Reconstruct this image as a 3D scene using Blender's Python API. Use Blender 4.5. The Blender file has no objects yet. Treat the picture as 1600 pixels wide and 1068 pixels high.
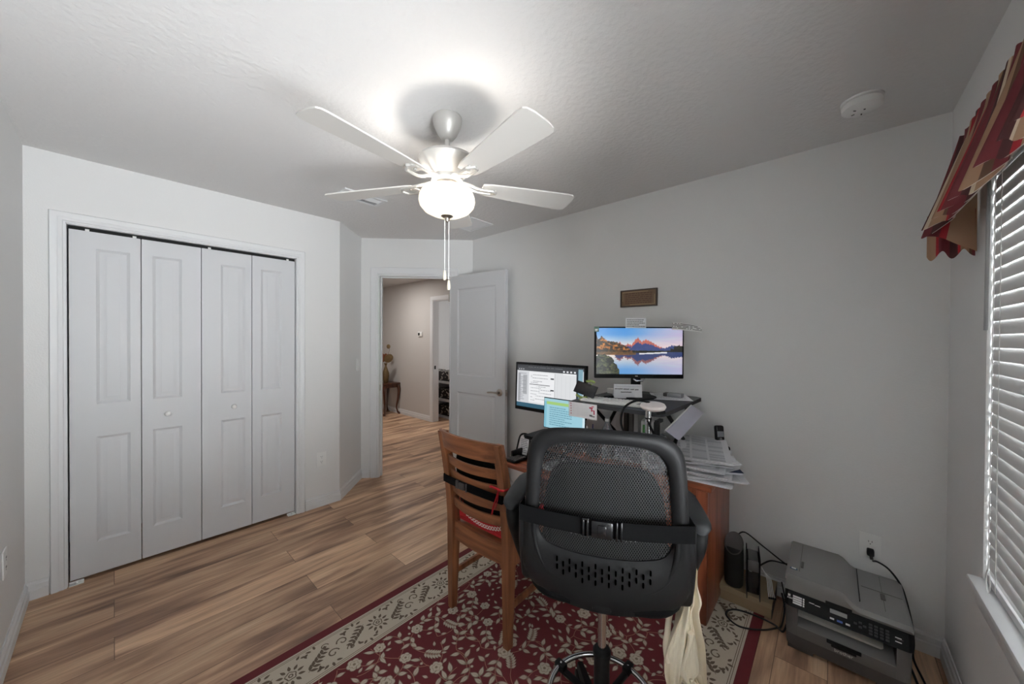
import bpy, bmesh, math, random
from mathutils import Vector, Matrix
from math import sin, cos, pi, radians as R
COL = bpy.context.scene.collection
rnd = random.Random(7)

# ------------------------------------------------------------------ helpers
def lin(c):
    c /= 255.0
    return c/12.92 if c <= 0.04045 else ((c+0.055)/1.055)**2.4
def rgb(r, g, b): return (lin(r), lin(g), lin(b), 1.0)

def mat(name, col, rough=0.6, metal=0.0, emit=None, es=0.0, noise=None, bump=None, trans=0.0, spec=None):
    m = bpy.data.materials.new(name); m.use_nodes = True
    nt = m.node_tree; b = nt.nodes['Principled BSDF']
    b.inputs['Base Color'].default_value = col
    b.inputs['Roughness'].default_value = rough
    b.inputs['Metallic'].default_value = metal
    if trans: b.inputs['Transmission Weight'].default_value = trans
    if spec is not None: b.inputs['Specular IOR Level'].default_value = spec
    if emit:
        b.inputs['Emission Color'].default_value = emit
        b.inputs['Emission Strength'].default_value = es
    if noise or bump:
        tc = nt.nodes.new('ShaderNodeTexCoord')
    if noise:                                   # (scale, amount)
        n = nt.nodes.new('ShaderNodeTexNoise'); n.inputs['Scale'].default_value = noise[0]
        n.inputs['Detail'].default_value = 6
        nt.links.new(tc.outputs['Object'], n.inputs['Vector'])
        mr = nt.nodes.new('ShaderNodeMapRange')
        mr.inputs['To Min'].default_value = 1-noise[1]; mr.inputs['To Max'].default_value = 1+noise[1]
        nt.links.new(n.outputs['Fac'], mr.inputs['Value'])
        mx = nt.nodes.new('ShaderNodeVectorMath'); mx.operation = 'SCALE'
        mx.inputs[0].default_value = col[:3]
        nt.links.new(mr.outputs[0], mx.inputs['Scale']); nt.links.new(mx.outputs[0], b.inputs['Base Color'])
    if bump:                                    # (scale, strength)
        n = nt.nodes.new('ShaderNodeTexNoise'); n.inputs['Scale'].default_value = bump[0]; n.inputs['Detail'].default_value = 4
        nt.links.new(tc.outputs['Object'], n.inputs['Vector'])
        bp = nt.nodes.new('ShaderNodeBump'); bp.inputs['Strength'].default_value = bump[1]; bp.inputs['Distance'].default_value = 0.01
        nt.links.new(n.outputs['Fac'], bp.inputs['Height']); nt.links.new(bp.outputs[0], b.inputs['Normal'])
    return m

def wood_mat(name, c1, c2, axis=0, scale=1.0, rough=0.35):
    """Streaky grain running along one local axis."""
    m = bpy.data.materials.new(name); m.use_nodes = True
    nt = m.node_tree; b = nt.nodes['Principled BSDF']; b.inputs['Roughness'].default_value = rough
    tc = nt.nodes.new('ShaderNodeTexCoord'); mp = nt.nodes.new('ShaderNodeMapping')
    s = [22*scale]*3; s[axis] = 1.6*scale; mp.inputs['Scale'].default_value = s
    nt.links.new(tc.outputs['Object'], mp.inputs['Vector'])
    n = nt.nodes.new('ShaderNodeTexNoise'); n.inputs['Scale'].default_value = 1.6; n.inputs['Detail'].default_value = 8
    n.inputs['Distortion'].default_value = 0.6
    nt.links.new(mp.outputs[0], n.inputs['Vector'])
    cr = nt.nodes.new('ShaderNodeValToRGB')
    cr.color_ramp.elements[0].position = 0.3; cr.color_ramp.elements[0].color = c1
    cr.color_ramp.elements[1].position = 0.72; cr.color_ramp.elements[1].color = c2
    nt.links.new(n.outputs['Fac'], cr.inputs[0]); nt.links.new(cr.outputs[0], b.inputs['Base Color'])
    return m

class G:
    def __init__(s): s.v = []; s.f = []; s.m = []; s.c = None
    def add(s, vs, fs, mi=0, M=None):
        o = len(s.v)
        s.v += [tuple(M @ Vector(v)) if M else tuple(v) for v in vs]
        for f in fs: s.f.append([i+o for i in f]); s.m.append(mi)
        return s
    def box(s, x0, x1, y0, y1, z0, z1, mi=0, M=None, r=0.0, seg=2):
        if r <= 0:
            v = [(x, y, z) for z in (z0, z1) for x, y in ((x0, y0), (x1, y0), (x1, y1), (x0, y1))]
            return s.add(v, [(3, 2, 1, 0), (4, 5, 6, 7), (0, 1, 5, 4), (1, 2, 6, 5), (2, 3, 7, 6), (3, 0, 4, 7)], mi, M)
        bm = bmesh.new(); bmesh.ops.create_cube(bm, size=1.0)
        for v in bm.verts:
            v.co = Vector(((x0+x1)/2+v.co.x*(x1-x0), (y0+y1)/2+v.co.y*(y1-y0), (z0+z1)/2+v.co.z*(z1-z0)))
        r = min(r, abs(x1-x0)*.49, abs(y1-y0)*.49, abs(z1-z0)*.49)
        bmesh.ops.bevel(bm, geom=bm.edges[:], offset=r, segments=seg, profile=0.5, affect='EDGES')
        bm.verts.index_update()
        s.add([v.co[:] for v in bm.verts], [[v.index for v in f.verts] for f in bm.faces], mi, M); bm.free()
        return s
    def loft(s, rings, mi=0, M=None, cap=True, closed=False):
        n = len(rings[0]); vs = [p for r_ in rings for p in r_]; fs = []
        k = len(rings)
        for i in range(k if closed else k-1):
            a = i*n; b = ((i+1) % k)*n
            for j in range(n):
                j2 = (j+1) % n; fs.append((a+j, a+j2, b+j2, b+j))
        if cap and not closed: fs.append(list(range(n))[::-1]); fs.append([(k-1)*n+j for j in range(n)])
        return s.add(vs, fs, mi, M)
    def lathe(s, prof, n=32, mi=0, M=None, cx=0, cy=0, sx=1, sy=1):
        rings = [[(cx+sx*max(r, 1e-4)*cos(2*pi*j/n), cy+sy*max(r, 1e-4)*sin(2*pi*j/n), z) for j in range(n)] for r, z in prof]
        return s.loft(rings, mi, M)
    def cyl(s, r, z0, z1, n=24, mi=0, M=None, cx=0, cy=0): return s.lathe([(r, z0), (r, z1)], n, mi, M, cx, cy)
    def tube(s, pts, r, n=8, mi=0, M=None, closed=False, cap=True, flat=None):
        P = [Vector(p) for p in pts]; k = len(P); rings = []
        up = Vector((0, 0, 1)); prev = None
        for i in range(k):
            a = P[(i-1) % k] if (closed or i > 0) else P[0]
            b = P[(i+1) % k] if (closed or i < k-1) else P[-1]
            t = (b-a).normalized()
            if prev is None:
                u = up if abs(t.dot(up)) < .95 else Vector((1, 0, 0))
                nrm = (u - t*u.dot(t)).normalized()
            else:
                nrm = (prev - t*prev.dot(t)).normalized()
            prev = nrm; bi = t.cross(nrm)
            rr = r[i] if isinstance(r, (list, tuple)) else r
            fa = flat if flat else 1.0
            rings.append([tuple(P[i]+nrm*rr*cos(2*pi*j/n)+bi*rr*fa*sin(2*pi*j/n)) for j in range(n)])
        return s.loft(rings, mi, M, cap, closed)
    def prism(s, poly, f0, f1, mi=0, M=None):
        """poly: 2-D points; f0/f1 map a point to the 3-D point on each side."""
        n = len(poly); a = [f0(*p) for p in poly]; b = [f1(*p) for p in poly]
        return s.loft([a, b], mi, M)
    def sheet(s, grid, mi=0, M=None, thick=0.0):
        h = len(grid); w = len(grid[0]); vs = [p for row in grid for p in row]; fs = []
        for i in range(h-1):
            for j in range(w-1):
                fs.append((i*w+j, i*w+j+1, (i+1)*w+j+1, (i+1)*w+j))
        s.add(vs, fs, mi if not callable(mi) else 0, M)
        if callable(mi):
            base = len(s.m)-len(fs); q = 0
            for i in range(h-1):
                for j in range(w-1): s.m[base+q] = mi(i, j); q += 1
        return s
    def text(s, txt, size, M, mi=0, ext=0.0004, align='CENTER'):
        cu = bpy.data.curves.new('letters', 'FONT'); cu.body = txt; cu.size = size; cu.extrude = ext
        cu.align_x = align; cu.align_y = 'CENTER'; cu.resolution_u = 2
        ob = bpy.data.objects.new('letters', cu)
        COL.objects.link(ob); dg = bpy.context.evaluated_depsgraph_get()
        me = ob.evaluated_get(dg).to_mesh()
        s.add([v.co[:] for v in me.vertices], [list(p.vertices) for p in me.polygons], mi, M)
        ob.evaluated_get(dg).to_mesh_clear(); bpy.data.objects.remove(ob); bpy.data.curves.remove(cu)
        return s

def build(name, g, mats, parent=None, smooth=35, loc=None, rot=None):
    me = bpy.data.meshes.new(name); me.from_pydata(g.v, [], g.f)
    for m in (mats if isinstance(mats, (list, tuple)) else [mats]): me.materials.append(m)
    me.polygons.foreach_set('material_index', g.m)
    bm = bmesh.new(); bm.from_mesh(me); bmesh.ops.recalc_face_normals(bm, faces=bm.faces[:]) if not getattr(g, 'keep', False) else None
    bm.to_mesh(me); bm.free()
    if g.c:                                     # per face colours
        at = me.color_attributes.new('Col', 'FLOAT_COLOR', 'CORNER')
        for p in me.polygons:
            for li in p.loop_indices: at.data[li].color = g.c[p.index]
    if smooth:
        me.polygons.foreach_set('use_smooth', [True]*len(me.polygons)); me.set_sharp_from_angle(angle=R(smooth))
    me.update()
    o = bpy.data.objects.new(name, me); COL.objects.link(o)
    if parent: o.parent = parent
    if loc: o.location = loc
    if rot: o.rotation_euler = rot
    return o
def tagd(o, label, cat, group=None):
    o['label'] = label; o['category'] = cat
    if group: o['group'] = group
    return o
def thing(name, label, cat, loc=(0, 0, 0), rz=0.0, group=None):
    o = bpy.data.objects.new(name, None); COL.objects.link(o); o.empty_display_size = 0.05
    o.location = loc; o.rotation_euler = (0, 0, rz)
    return tagd(o, label, cat, group)
def struct(name, g, mats, parent=None, smooth=35, loc=None, rot=None):
    o = build(name, g, mats, parent, smooth, loc, rot)
    if not parent: o['kind'] = 'structure'
    return o
def catmull(pts, k=6, closed=False):
    P = [Vector(p) for p in pts]; out = []; n = len(P)
    for i in range(n if closed else n-1):
        if closed: a, b, c, d = P[(i-1) % n], P[i], P[(i+1) % n], P[(i+2) % n]
        else: a, b, c, d = P[max(i-1, 0)], P[i], P[i+1], P[min(i+2, n-1)]
        for j in range(k):
            t = j/k
            out.append(0.5*((2*b)+(c-a)*t+(2*a-5*b+4*c-d)*t*t+(3*b-a-3*c+d)*t**3))
    if not closed: out.append(P[-1])
    return out
def Tm(x, y, z, rx=0, ry=0, rz=0):
    from mathutils import Euler
    return Matrix.Translation((x, y, z)) @ Euler((rx, ry, rz)).to_matrix().to_4x4()
def frame4(O, U, V):
    """matrix whose local x,y run along U,V and z along the normal, origin O"""
    U = Vector(U).normalized(); V = Vector(V); V = (V-U*V.dot(U)).normalized(); N = U.cross(V)
    M = Matrix.Identity(4)
    for i in range(3): M[i][0] = U[i]; M[i][1] = V[i]; M[i][2] = N[i]; M[i][3] = O[i]
    return M

# ------------------------------------------------------------------ materials
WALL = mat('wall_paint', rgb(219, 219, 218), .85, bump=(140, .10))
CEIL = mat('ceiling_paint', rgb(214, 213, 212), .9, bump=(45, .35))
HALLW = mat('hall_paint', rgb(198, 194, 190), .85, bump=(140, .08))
TRIM = mat('trim_paint', rgb(218, 219, 220), .45)
DOORW = mat('door_paint', rgb(203, 204, 206), .5, bump=(260, .03))
DARK = mat('dark_gap', rgb(14, 14, 14), .8)
BLACKP = mat('black_plastic', rgb(22, 22, 23), .55, spec=.22, bump=(700, .05))
BLACKG = mat('black_gloss', rgb(18, 18, 20), .22)
BLACKF = mat('black_fabric', rgb(18, 18, 19), .9, spec=.12, noise=(400, .25))
GREYP = mat('grey_plastic', rgb(98, 96, 95), .5, bump=(900, .05))
GREYL = mat('light_grey_plastic', rgb(128, 127, 126), .45)
GREYD = mat('dark_grey_plastic', rgb(72, 69, 68), .5)
CHROME = mat('chrome', rgb(210, 210, 212), .16, 1.0)
NICKEL = mat('brushed_nickel', rgb(176, 168, 158), .34, 1.0)
NICKELP = mat('nickel_paint', rgb(190, 188, 184), .4, .35)
WHITEP = mat('white_plastic', rgb(226, 226, 224), .4)
CREAM = mat('ivory_plastic', rgb(222, 214, 196), .45)
PAPER = mat('paper', rgb(226, 227, 230), .8)
INK = mat('ink_grey', rgb(120, 122, 126), .8)
RED = mat('red_cloth', rgb(176, 26, 36), .8, noise=(300, .12))
WHITEC = mat('white_cloth', rgb(232, 226, 220), .85)
RUBBER = mat('black_rubber', rgb(20, 20, 20), .55)
CHERRY = wood_mat('cherry_grain_upright', rgb(104, 52, 34), rgb(164, 92, 62), 2, 1.0, .32)
CHERRYH = wood_mat('cherry_grain_level', rgb(112, 56, 36), rgb(174, 98, 64), 1, 1.0, .3)
CHAIRV = wood_mat('chair_wood_upright', rgb(98, 58, 38), rgb(152, 98, 64), 2, 1.0, .38)
CHAIRH = wood_mat('chair_wood_level', rgb(102, 60, 38), rgb(156, 100, 66), 1, 1.0, .38)
WALNUT = wood_mat('dark_walnut', rgb(48, 24, 14), rgb(92, 50, 30), 2, 1.0, .35)
CARD = mat('cardboard', rgb(148, 128, 100), .85, noise=(30, .06))

def attr_mat(name, emit=0.0, rough=.5):
    m = bpy.data.materials.new(name); m.use_nodes = True; nt = m.node_tree; b = nt.nodes['Principled BSDF']
    a = nt.nodes.new('ShaderNodeAttribute'); a.attribute_name = 'Col'
    b.inputs['Roughness'].default_value = rough
    if emit:
        b.inputs['Base Color'].default_value = (0.01, 0.01, 0.01, 1)
        nt.links.new(a.outputs['Color'], b.inputs['Emission Color']); b.inputs['Emission Strength'].default_value = emit
    else: nt.links.new(a.outputs['Color'], b.inputs['Base Color'])
    return m
SCREEN = attr_mat('lit_screen', .80, .3)
PRINT = attr_mat('printed_paper', 0, .8)

# floor: vinyl planks running along x
FLOOR = bpy.data.materials.new('vinyl_planks'); FLOOR.use_nodes = True
nt = FLOOR.node_tree; b = nt.nodes['Principled BSDF']; b.inputs['Roughness'].default_value = .42
L = nt.links.new
tc = nt.nodes.new('ShaderNodeTexCoord')
br = nt.nodes.new('ShaderNodeTexBrick'); br.inputs['Scale'].default_value = 1.0
br.offset = 0.37; br.inputs['Brick Width'].default_value = 1.22; br.inputs['Row Height'].default_value = .18
br.inputs['Mortar Size'].default_value = .0012; br.inputs['Mortar Smooth'].default_value = .1; br.inputs['Bias'].default_value = 0
br.inputs['Color1'].default_value = (0, 0, 0, 1); br.inputs['Color2'].default_value = (1, 1, 1, 1); br.inputs['Mortar'].default_value = (.5, .5, .5, 1)
L(tc.outputs['Object'], br.inputs['Vector'])
# offset of the grain per plank
sep = nt.nodes.new('ShaderNodeVectorMath'); sep.operation = 'SCALE'; sep.inputs['Scale'].default_value = 37.0
L(br.outputs['Color'], sep.inputs[0])
mp = nt.nodes.new('ShaderNodeMapping'); mp.inputs['Scale'].default_value = (1.1, 9.0, 1); L(tc.outputs['Object'], mp.inputs['Vector'])
ad = nt.nodes.new('ShaderNodeVectorMath'); ad.operation = 'ADD'; L(mp.outputs[0], ad.inputs[0]); L(sep.outputs[0], ad.inputs[1])
n1 = nt.nodes.new('ShaderNodeTexNoise'); n1.inputs['Scale'].default_value = 1.1; n1.inputs['Detail'].default_value = 5; n1.inputs['Distortion'].default_value = .7
L(ad.outputs[0], n1.inputs['Vector'])
mp2 = nt.nodes.new('ShaderNodeMapping'); mp2.inputs['Scale'].default_value = (3, 60, 1); L(tc.outputs['Object'], mp2.inputs['Vector'])
ad2 = nt.nodes.new('ShaderNodeVectorMath'); ad2.operation = 'ADD'; L(mp2.outputs[0], ad2.inputs[0]); L(sep.outputs[0], ad2.inputs[1])
n2 = nt.nodes.new('ShaderNodeTexNoise'); n2.inputs['Scale'].default_value = 1.5; n2.inputs['Detail'].default_value = 6
L(ad2.outputs[0], n2.inputs['Vector'])
cr = nt.nodes.new('ShaderNodeValToRGB'); e = cr.color_ramp.elements
e[0].position = .30; e[0].color = rgb(120, 90, 72); e[1].position = .62; e[1].color = rgb(212, 177, 144)
x = e.new(.42); x.color = rgb(162, 127, 102); x = e.new(.52); x.color = rgb(198, 161, 130); x = e.new(.8); x.color = rgb(226, 196, 166)
L(n1.outputs['Fac'], cr.inputs[0])
mr = nt.nodes.new('ShaderNodeMapRange'); mr.inputs['From Min'].default_value = .3; mr.inputs['From Max'].default_value = .7
mr.inputs['To Min'].default_value = .80; mr.inputs['To Max'].default_value = 1.12; L(n2.outputs['Fac'], mr.inputs['Value'])
m1 = nt.nodes.new('ShaderNodeVectorMath'); m1.operation = 'SCALE'; L(cr.outputs[0], m1.inputs[0]); L(mr.outputs[0], m1.inputs['Scale'])
mr2 = nt.nodes.new('ShaderNodeMapRange'); mr2.inputs['To Min'].default_value = .86; mr2.inputs['To Max'].default_value = 1.12; L(br.outputs['Color'], mr2.inputs['Value'])
m2 = nt.nodes.new('ShaderNodeVectorMath'); m2.operation = 'SCALE'; L(m1.outputs[0], m2.inputs[0]); L(mr2.outputs[0], m2.inputs['Scale'])
mxc = nt.nodes.new('ShaderNodeMix'); mxc.data_type = 'RGBA'; mxc.inputs[7].default_value = rgb(92, 70, 54)
L(br.outputs['Fac'], mxc.inputs[0]); L(m2.outputs[0], mxc.inputs[6]); L(mxc.outputs[2], b.inputs['Base Color'])

# mesh fabric with real see-through holes
MESHF = bpy.data.materials.new('mesh_fabric'); MESHF.use_nodes = True
nt = MESHF.node_tree; L = nt.links.new; b = nt.nodes['Principled BSDF']; b.inputs['Base Color'].default_value = rgb(26, 26, 27); b.inputs['Roughness'].default_value = .7
tc = nt.nodes.new('ShaderNodeTexCoord'); sx = nt.nodes.new('ShaderNodeSeparateXYZ'); L(tc.outputs['Object'], sx.inputs[0])
def mth(op, a, bb=None):
    n = nt.nodes.new('ShaderNodeMath'); n.operation = op
    for i, q in enumerate((a, bb)):
        if q is None: continue
        if isinstance(q, (int, float)): n.inputs[i].default_value = q
        else: L(q, n.inputs[i])
    return n.outputs[0]
k = 2*pi/.0074
p = mth('SINE', mth('MULTIPLY', mth('ADD', sx.outputs['Y'], mth('MULTIPLY', sx.outputs['Z'], .58)), k))
q = mth('SINE', mth('MULTIPLY', mth('SUBTRACT', sx.outputs['Y'], mth('MULTIPLY', sx.outputs['Z'], .58)), k))
hole = mth('GREATER_THAN', mth('ADD', p, q), .30)
tr = nt.nodes.new('ShaderNodeBsdfTransparent'); ms = nt.nodes.new('ShaderNodeMixShader')
L(hole, ms.inputs[0]); L(b.outputs[0], ms.inputs[1]); L(tr.outputs[0], ms.inputs[2]); L(ms.outputs[0], nt.nodes['Material Output'].inputs['Surface'])

def translucent(name, col, amt=.4, emit=0):
    m = bpy.data.materials.new(name); m.use_nodes = True; nt = m.node_tree; b = nt.nodes['Principled BSDF']
    b.inputs['Base Color'].default_value = col; b.inputs['Roughness'].default_value = .7
    if emit: b.inputs['Emission Color'].default_value = rgb(255, 238, 214); b.inputs['Emission Strength'].default_value = emit
    t = nt.nodes.new('ShaderNodeBsdfTranslucent'); t.inputs[0].default_value = col; ms = nt.nodes.new('ShaderNodeMixShader')
    ms.inputs[0].default_value = amt; nt.links.new(b.outputs[0], ms.inputs[1]); nt.links.new(t.outputs[0], ms.inputs[2])
    nt.links.new(ms.outputs[0], nt.nodes['Material Output'].inputs['Surface'])
    return m
BOWL = translucent('frosted_glass_bowl', rgb(240, 236, 228), .24, .16)
SLAT = translucent('blind_slat', rgb(222, 222, 221), .02)

# ------------------------------------------------------------------ room layout (metres)
H = 2.44; XL = -.32; YC = 3.215; XD = 2.482; YW = -.39
P1 = (1.324, 3.215); P2 = (1.684, 3.571); P3 = (2.482, 2.773)
g = G(); g.box(-.6, 7, -.8, 8.6, -.08, 0); struct('floor', g, FLOOR, smooth=0)
g = G(); g.box(-.6, 7, -.8, 8.6, H, H+.08); struct('ceiling', g, CEIL, smooth=0)
g = G(); g.box(XL-.12, XL, -.6, 3.5, 0, H); struct('wall_left', g, WALL, smooth=0)
g = G()
g.box(XL, -.187, YC, YC+.11, 0, H); g.box(.995, P1[0], YC, YC+.11, 0, H); g.box(-.187, .995, YC, YC+.11, 2.07, H)
g.prism([(P1[0], P1[1]), (P2[0], P2[1]), (P2[0]-.08, P2[1]+.08), (P1[0]-.05, P1[1]+.11)], lambda x, y: (x, y, 0), lambda x, y: (x, y, H))
g.box(-.187-.3, -.187-.2, YC+.1, YC+.75, 0, H); g.box(1.2, 1.3, YC+.1, YC+.75, 0, H); g.box(-.5, 1.3, YC+.7, YC+.8, 0, H)
struct('wall_closet', g, WALL, smooth=0)
g = G()
g.box(0, .171, 0, .11, 0, H); g.box(.905, 1.1286, 0, .11, 0, H); g.box(.171, .905, 0, .11, 2.07, H)
struct('wall_entry', g, [WALL], smooth=0, loc=(P2[0], P2[1], 0), rot=(0, 0, -pi/4))
g = G(); g.box(XD, XD+.11, -.6, P3[1]+.05, 0, H); struct('wall_desk', g, WALL, smooth=0)
WX0, WX1, WZ0, WZ1 = -.12, 1.97, .60, 2.03  # near end stretched out of view to admit more daylight
g = G()
g.box(-.5, WX0, YW-.14, YW, 0, H); g.box(WX1, XD+.11, YW-.14, YW, 0, H); g.box(WX0, WX1, YW-.14, YW, 0, WZ0); g.box(WX0, WX1, YW-.14, YW, WZ1, H)
struct('wall_window', g, WALL, smooth=0)

# ---- baseboards
def bb_prof(t=.015, h=.095):
    return [(0, 0), (t, 0), (t, h*.52), (t*.72, h*.58), (t*.72, h*.82), (t*.4, h*.88), (t*.3, h), (0, h)]
def baseboard(name, A, B, side, m=TRIM):
    A = Vector((A[0], A[1], 0)); B = Vector((B[0], B[1], 0)); d = (B-A).normalized(); n = Vector((-d.y, d.x, 0))*side
    g = G(); g.loft([[tuple(P+n*t+Vector((0, 0, h))) for t, h in bb_prof()] for P in (A, B)]); struct(name, g, m, smooth=20)
baseboard('baseboard_left', (XL, -.39), (XL, YC), -1)
baseboard('baseboard_closet', (XL+.0, YC), (-.24, YC), -1)
baseboard('baseboard_closet_right', (1.05, YC), (P1[0]+.004, YC), -1)
baseboard('baseboard_jog', (P1[0]-.004, P1[1]-.004), P2, -1)
s2 = .7071
baseboard('baseboard_entry', P2, (P2[0]+.088*s2, P2[1]-.088*s2), -1)
baseboard('baseboard_desk', (XD, 2.7), (XD, YW), -1)
baseboard('baseboard_window', (XD, YW), (XL, YW), -1)

# ---- casing helper: in a local x-z plane, facing -y
def casing(g, x0, x1, z1, w=.058, t=.018, sill=False):
    prof = [(0, 0), (0, t*.55), (w*.12, t*.55), (w*.2, t*.8), (w*.45, t*.7), (w*.6, t), (w*.94, t), (w, t*.7), (w, 0)]
    def P(x, d, z): return (x, -d, z)
    rings = []
    rings.append([P(x0-o, d, 0) for o, d in prof]); rings.append([P(x0-o, d, z1+o) for o, d in prof])
    rings.append([P(x1+o, d, z1+o) for o, d in prof]); rings.append([P(x1+o, d, 0) for o, d in prof])
    g.loft(rings)
# closet: casing + jamb + track
g = G(); casing(g, -.178, .986, 2.063)
g.box(-.187, -.175, 0, .11, 0, 2.07); g.box(.983, .995, 0, .11, 0, 2.07); g.box(-.187, .995, 0, .11, 2.058, 2.07)
struct('trim_1', g, TRIM, loc=(0, YC, 0))
g = G(); g.box(-.17, .98, .03, .055, 2.038, 2.058)
for x in (-.10, .09, .45, .93): g.box(x-.008, x+.008, .028, .05, 2.028, 2.05, 1)
struct('trim_2', g, [DARK, WHITEP], loc=(0, YC, 0))
# entry casing + jamb (with stop and strike plate)
g = G(); casing(g, .176, .900, 2.065, .08)
g.box(.171, .183, 0, .11, 0, 2.07); g.box(.893, .905, 0, .11, 0, 2.07); g.box(.171, .905, 0, .11, 2.058, 2.07)
g.box(.183, .195, .045, .075, 0, 2.058); g.box(.183, .893, .045, .075, 2.046, 2.058)
struct('trim_3', g, TRIM, loc=(P2[0], P2[1], 0), rot=(0, 0, -pi/4))
g = G(); g.box(.1825, .1845, .008, .036, .885, .945, r=.0008)
build('strike_plate', g, NICKEL, smooth=0, loc=(P2[0], P2[1], 0), rot=(0, 0, -pi/4))
tagd(bpy.data.objects['strike_plate'], 'small metal strike plate on the bedroom door jamb', 'strike plate')

# ---- moulded door slab: local x along the leaf, visible face at y=0 facing -y
def door_slab(w, th, z0, z1, px0, px1, panels, both=False):
    g = G()
    g.add([(0, th, z0), (w, th, z0), (w, th, z1), (0, th, z1)], [(3, 2, 1, 0)]) if not both else None
    g.add([(0, 0, z0), (0, th, z0), (0, th, z1), (0, 0, z1)], [(0, 1, 2, 3)]); g.add([(w, 0, z0), (w, th, z0), (w, th, z1), (w, 0, z1)], [(3, 2, 1, 0)])
    g.add([(0, 0, z0), (w, 0, z0), (w, th, z0), (0, th, z0)], [(3, 2, 1, 0)]); g.add([(0, 0, z1), (w, 0, z1), (w, th, z1), (0, th, z1)], [(0, 1, 2, 3)])
    for sgn, y0 in ([(1, 0.0), (-1, th)] if both else [(1, 0.0)]):
        xs = [0, px0, px1, w]; zs = sorted({z0, z1, *[q for p in panels for q in p]})
        for i in range(3):
            for j in range(len(zs)-1):
                a, b_, c, d = xs[i], xs[i+1], zs[j], zs[j+1]
                if i == 1 and (c, d) in panels:
                    steps = [(0, 0), (.004, .003), (.014, .009), (.022, .009), (.040, .002), (.044, .002)]
                    rs = [[(a+o, y0+sgn*y, c+o), (b_-o, y0+sgn*y, c+o), (b_-o, y0+sgn*y, d-o), (a+o, y0+sgn*y, d-o)] for o, y in steps]
                    for r0, r1 in zip(rs, rs[1:]): g.loft([r0, r1], cap=False)
                    g.add(rs[-1], [(0, 1, 2, 3)])
                else: g.add([(a, y0, c), (b_, y0, c), (b_, y0, d), (a, y0, d)], [(0, 1, 2, 3)])
    bm_dedupe(g); return g
def bm_dedupe(g):
    key = {}; mp_ = []; nv = []
    for v in g.v:
        k_ = tuple(round(c, 5) for c in v)
        if k_ not in key: key[k_] = len(nv); nv.append(v)
        mp_.append(key[k_])
    g.v = nv; g.f = [[mp_[i] for i in f] for f in g.f]
def knob(parent, x, z):
    k_ = G(); k_.lathe([(.0, 0), (.009, 0), (.008, .012), (.014, .018), (.0165, .024), (.014, .030), (.006, .033), (.0, .0335)], 20, M=Tm(x, 0, z, pi/2))
    return build('knob', k_, WHITEP, parent, 60)
lw = (1.158-.008)/4
for i in range(4):
    g = door_slab(lw-.004, .03, .022, 2.036, (.35, .17, .36, .19)[i]*lw, (.83, .65, .85, .67)[i]*lw, [(.208, .832), (1.025, 1.94)])
    d = struct('door_%d' % (i+1), g, DOORW, smooth=25, loc=(-.174+.004+i*lw+.002, YC+.018, 0))
    if i in (1, 2): knob(d, (.41 if i == 1 else .605)*lw, .925)
for nm, x, lab in (('floor_bracket', -.172, 'small white metal pivot bracket at the closet floor, beside the left casing'),
                   ('floor_bracket', .925, 'small white metal pivot bracket at the closet floor, beside the right casing')):
    g = G(); g.box(0, .055, -.004, .028, .0, .004); g.box(.0, .055, .024, .028, 0, .014); g.cyl(.006, .0, .02, 10, cx=.03, cy=.012)
    tagd(build(nm, g, WHITEP, loc=(x, YC-.002, 0)), lab, 'bracket')

# entry door leaf
DL = .735
hinge = (P2[0]+.893*s2, P2[1]-.893*s2)
yaw_leaf = math.atan2(2.215-hinge[1], 2.372-hinge[0])
g = door_slab(DL, .035, .012, 2.055, .115, DL-.115, [(.19, .89), (1.055, 1.925)], both=True)
leaf = struct('door_5', g, DOORW, smooth=25, loc=(hinge[0], hinge[1], 0), rot=(0, 0, yaw_leaf))
g = G()
g.lathe([(0, 0), (.033, 0), (.033, .006), (.028, .010), (.012, .012), (.012, .045), (0, .046)], 28, M=Tm(DL-.062, 0, .93, pi/2))
g.tube(catmull([(DL-.062, -.043, .93), (DL-.09, -.047, .932), (DL-.13, -.046, .93), (DL-.175, -.044, .926)], 5), [.009]*6+[.0085]*5+[.008]*4+[.007], 10)
g.lathe([(0, 0), (.033, 0), (.033, .006), (.012, .012), (.012, .045), (0, .046)], 28, M=Tm(DL-.062, .035, .93, -pi/2))
g.tube([(DL-.062, .078, .93), (DL-.17, .08, .928)], .008, 10)
build('door_handle', g, NICKEL, leaf)
g = G(); g.box(DL-.0008, DL+.0012, .006, .029, .90, .958, r=.0008); g.box(DL, DL+.009, .011, .024, .915, .942, r=.003); build('latch_plate', g, NICKEL, leaf)
g = G()
for z in (.2, 1.05, 1.85):
    g.cyl(.006, z-.045, z+.045, 12, cx=-.004, cy=-.004); g.box(0, .001, .002, .033, z-.045, z+.045)
build('hinge', g, NICKEL, leaf)

# ------------------------------------------------------------------ hallway beyond
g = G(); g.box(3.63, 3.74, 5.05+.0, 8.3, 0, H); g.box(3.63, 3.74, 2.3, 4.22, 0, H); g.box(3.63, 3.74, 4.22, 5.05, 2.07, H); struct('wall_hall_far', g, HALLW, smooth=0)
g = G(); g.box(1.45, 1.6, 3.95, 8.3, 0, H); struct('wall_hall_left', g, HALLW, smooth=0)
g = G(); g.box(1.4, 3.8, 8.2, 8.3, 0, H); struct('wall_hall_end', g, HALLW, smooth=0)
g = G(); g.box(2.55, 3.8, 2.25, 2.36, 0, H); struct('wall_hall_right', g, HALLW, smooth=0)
g = G(); g.box(5.6, 5.7, 2.3, 8, 0, H); g.box(3.7, 5.7, 6.2, 6.3, 0, H); g.box(3.7, 5.7, 3.0, 3.1, 0, H); struct('wall_far_room', g, WALL, smooth=0)
baseboard('baseboard_hall', (3.63, 8.2), (3.63, 5.12), -1)
g = G(); casing(g, 0, .83, 2.065, .07)
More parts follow.
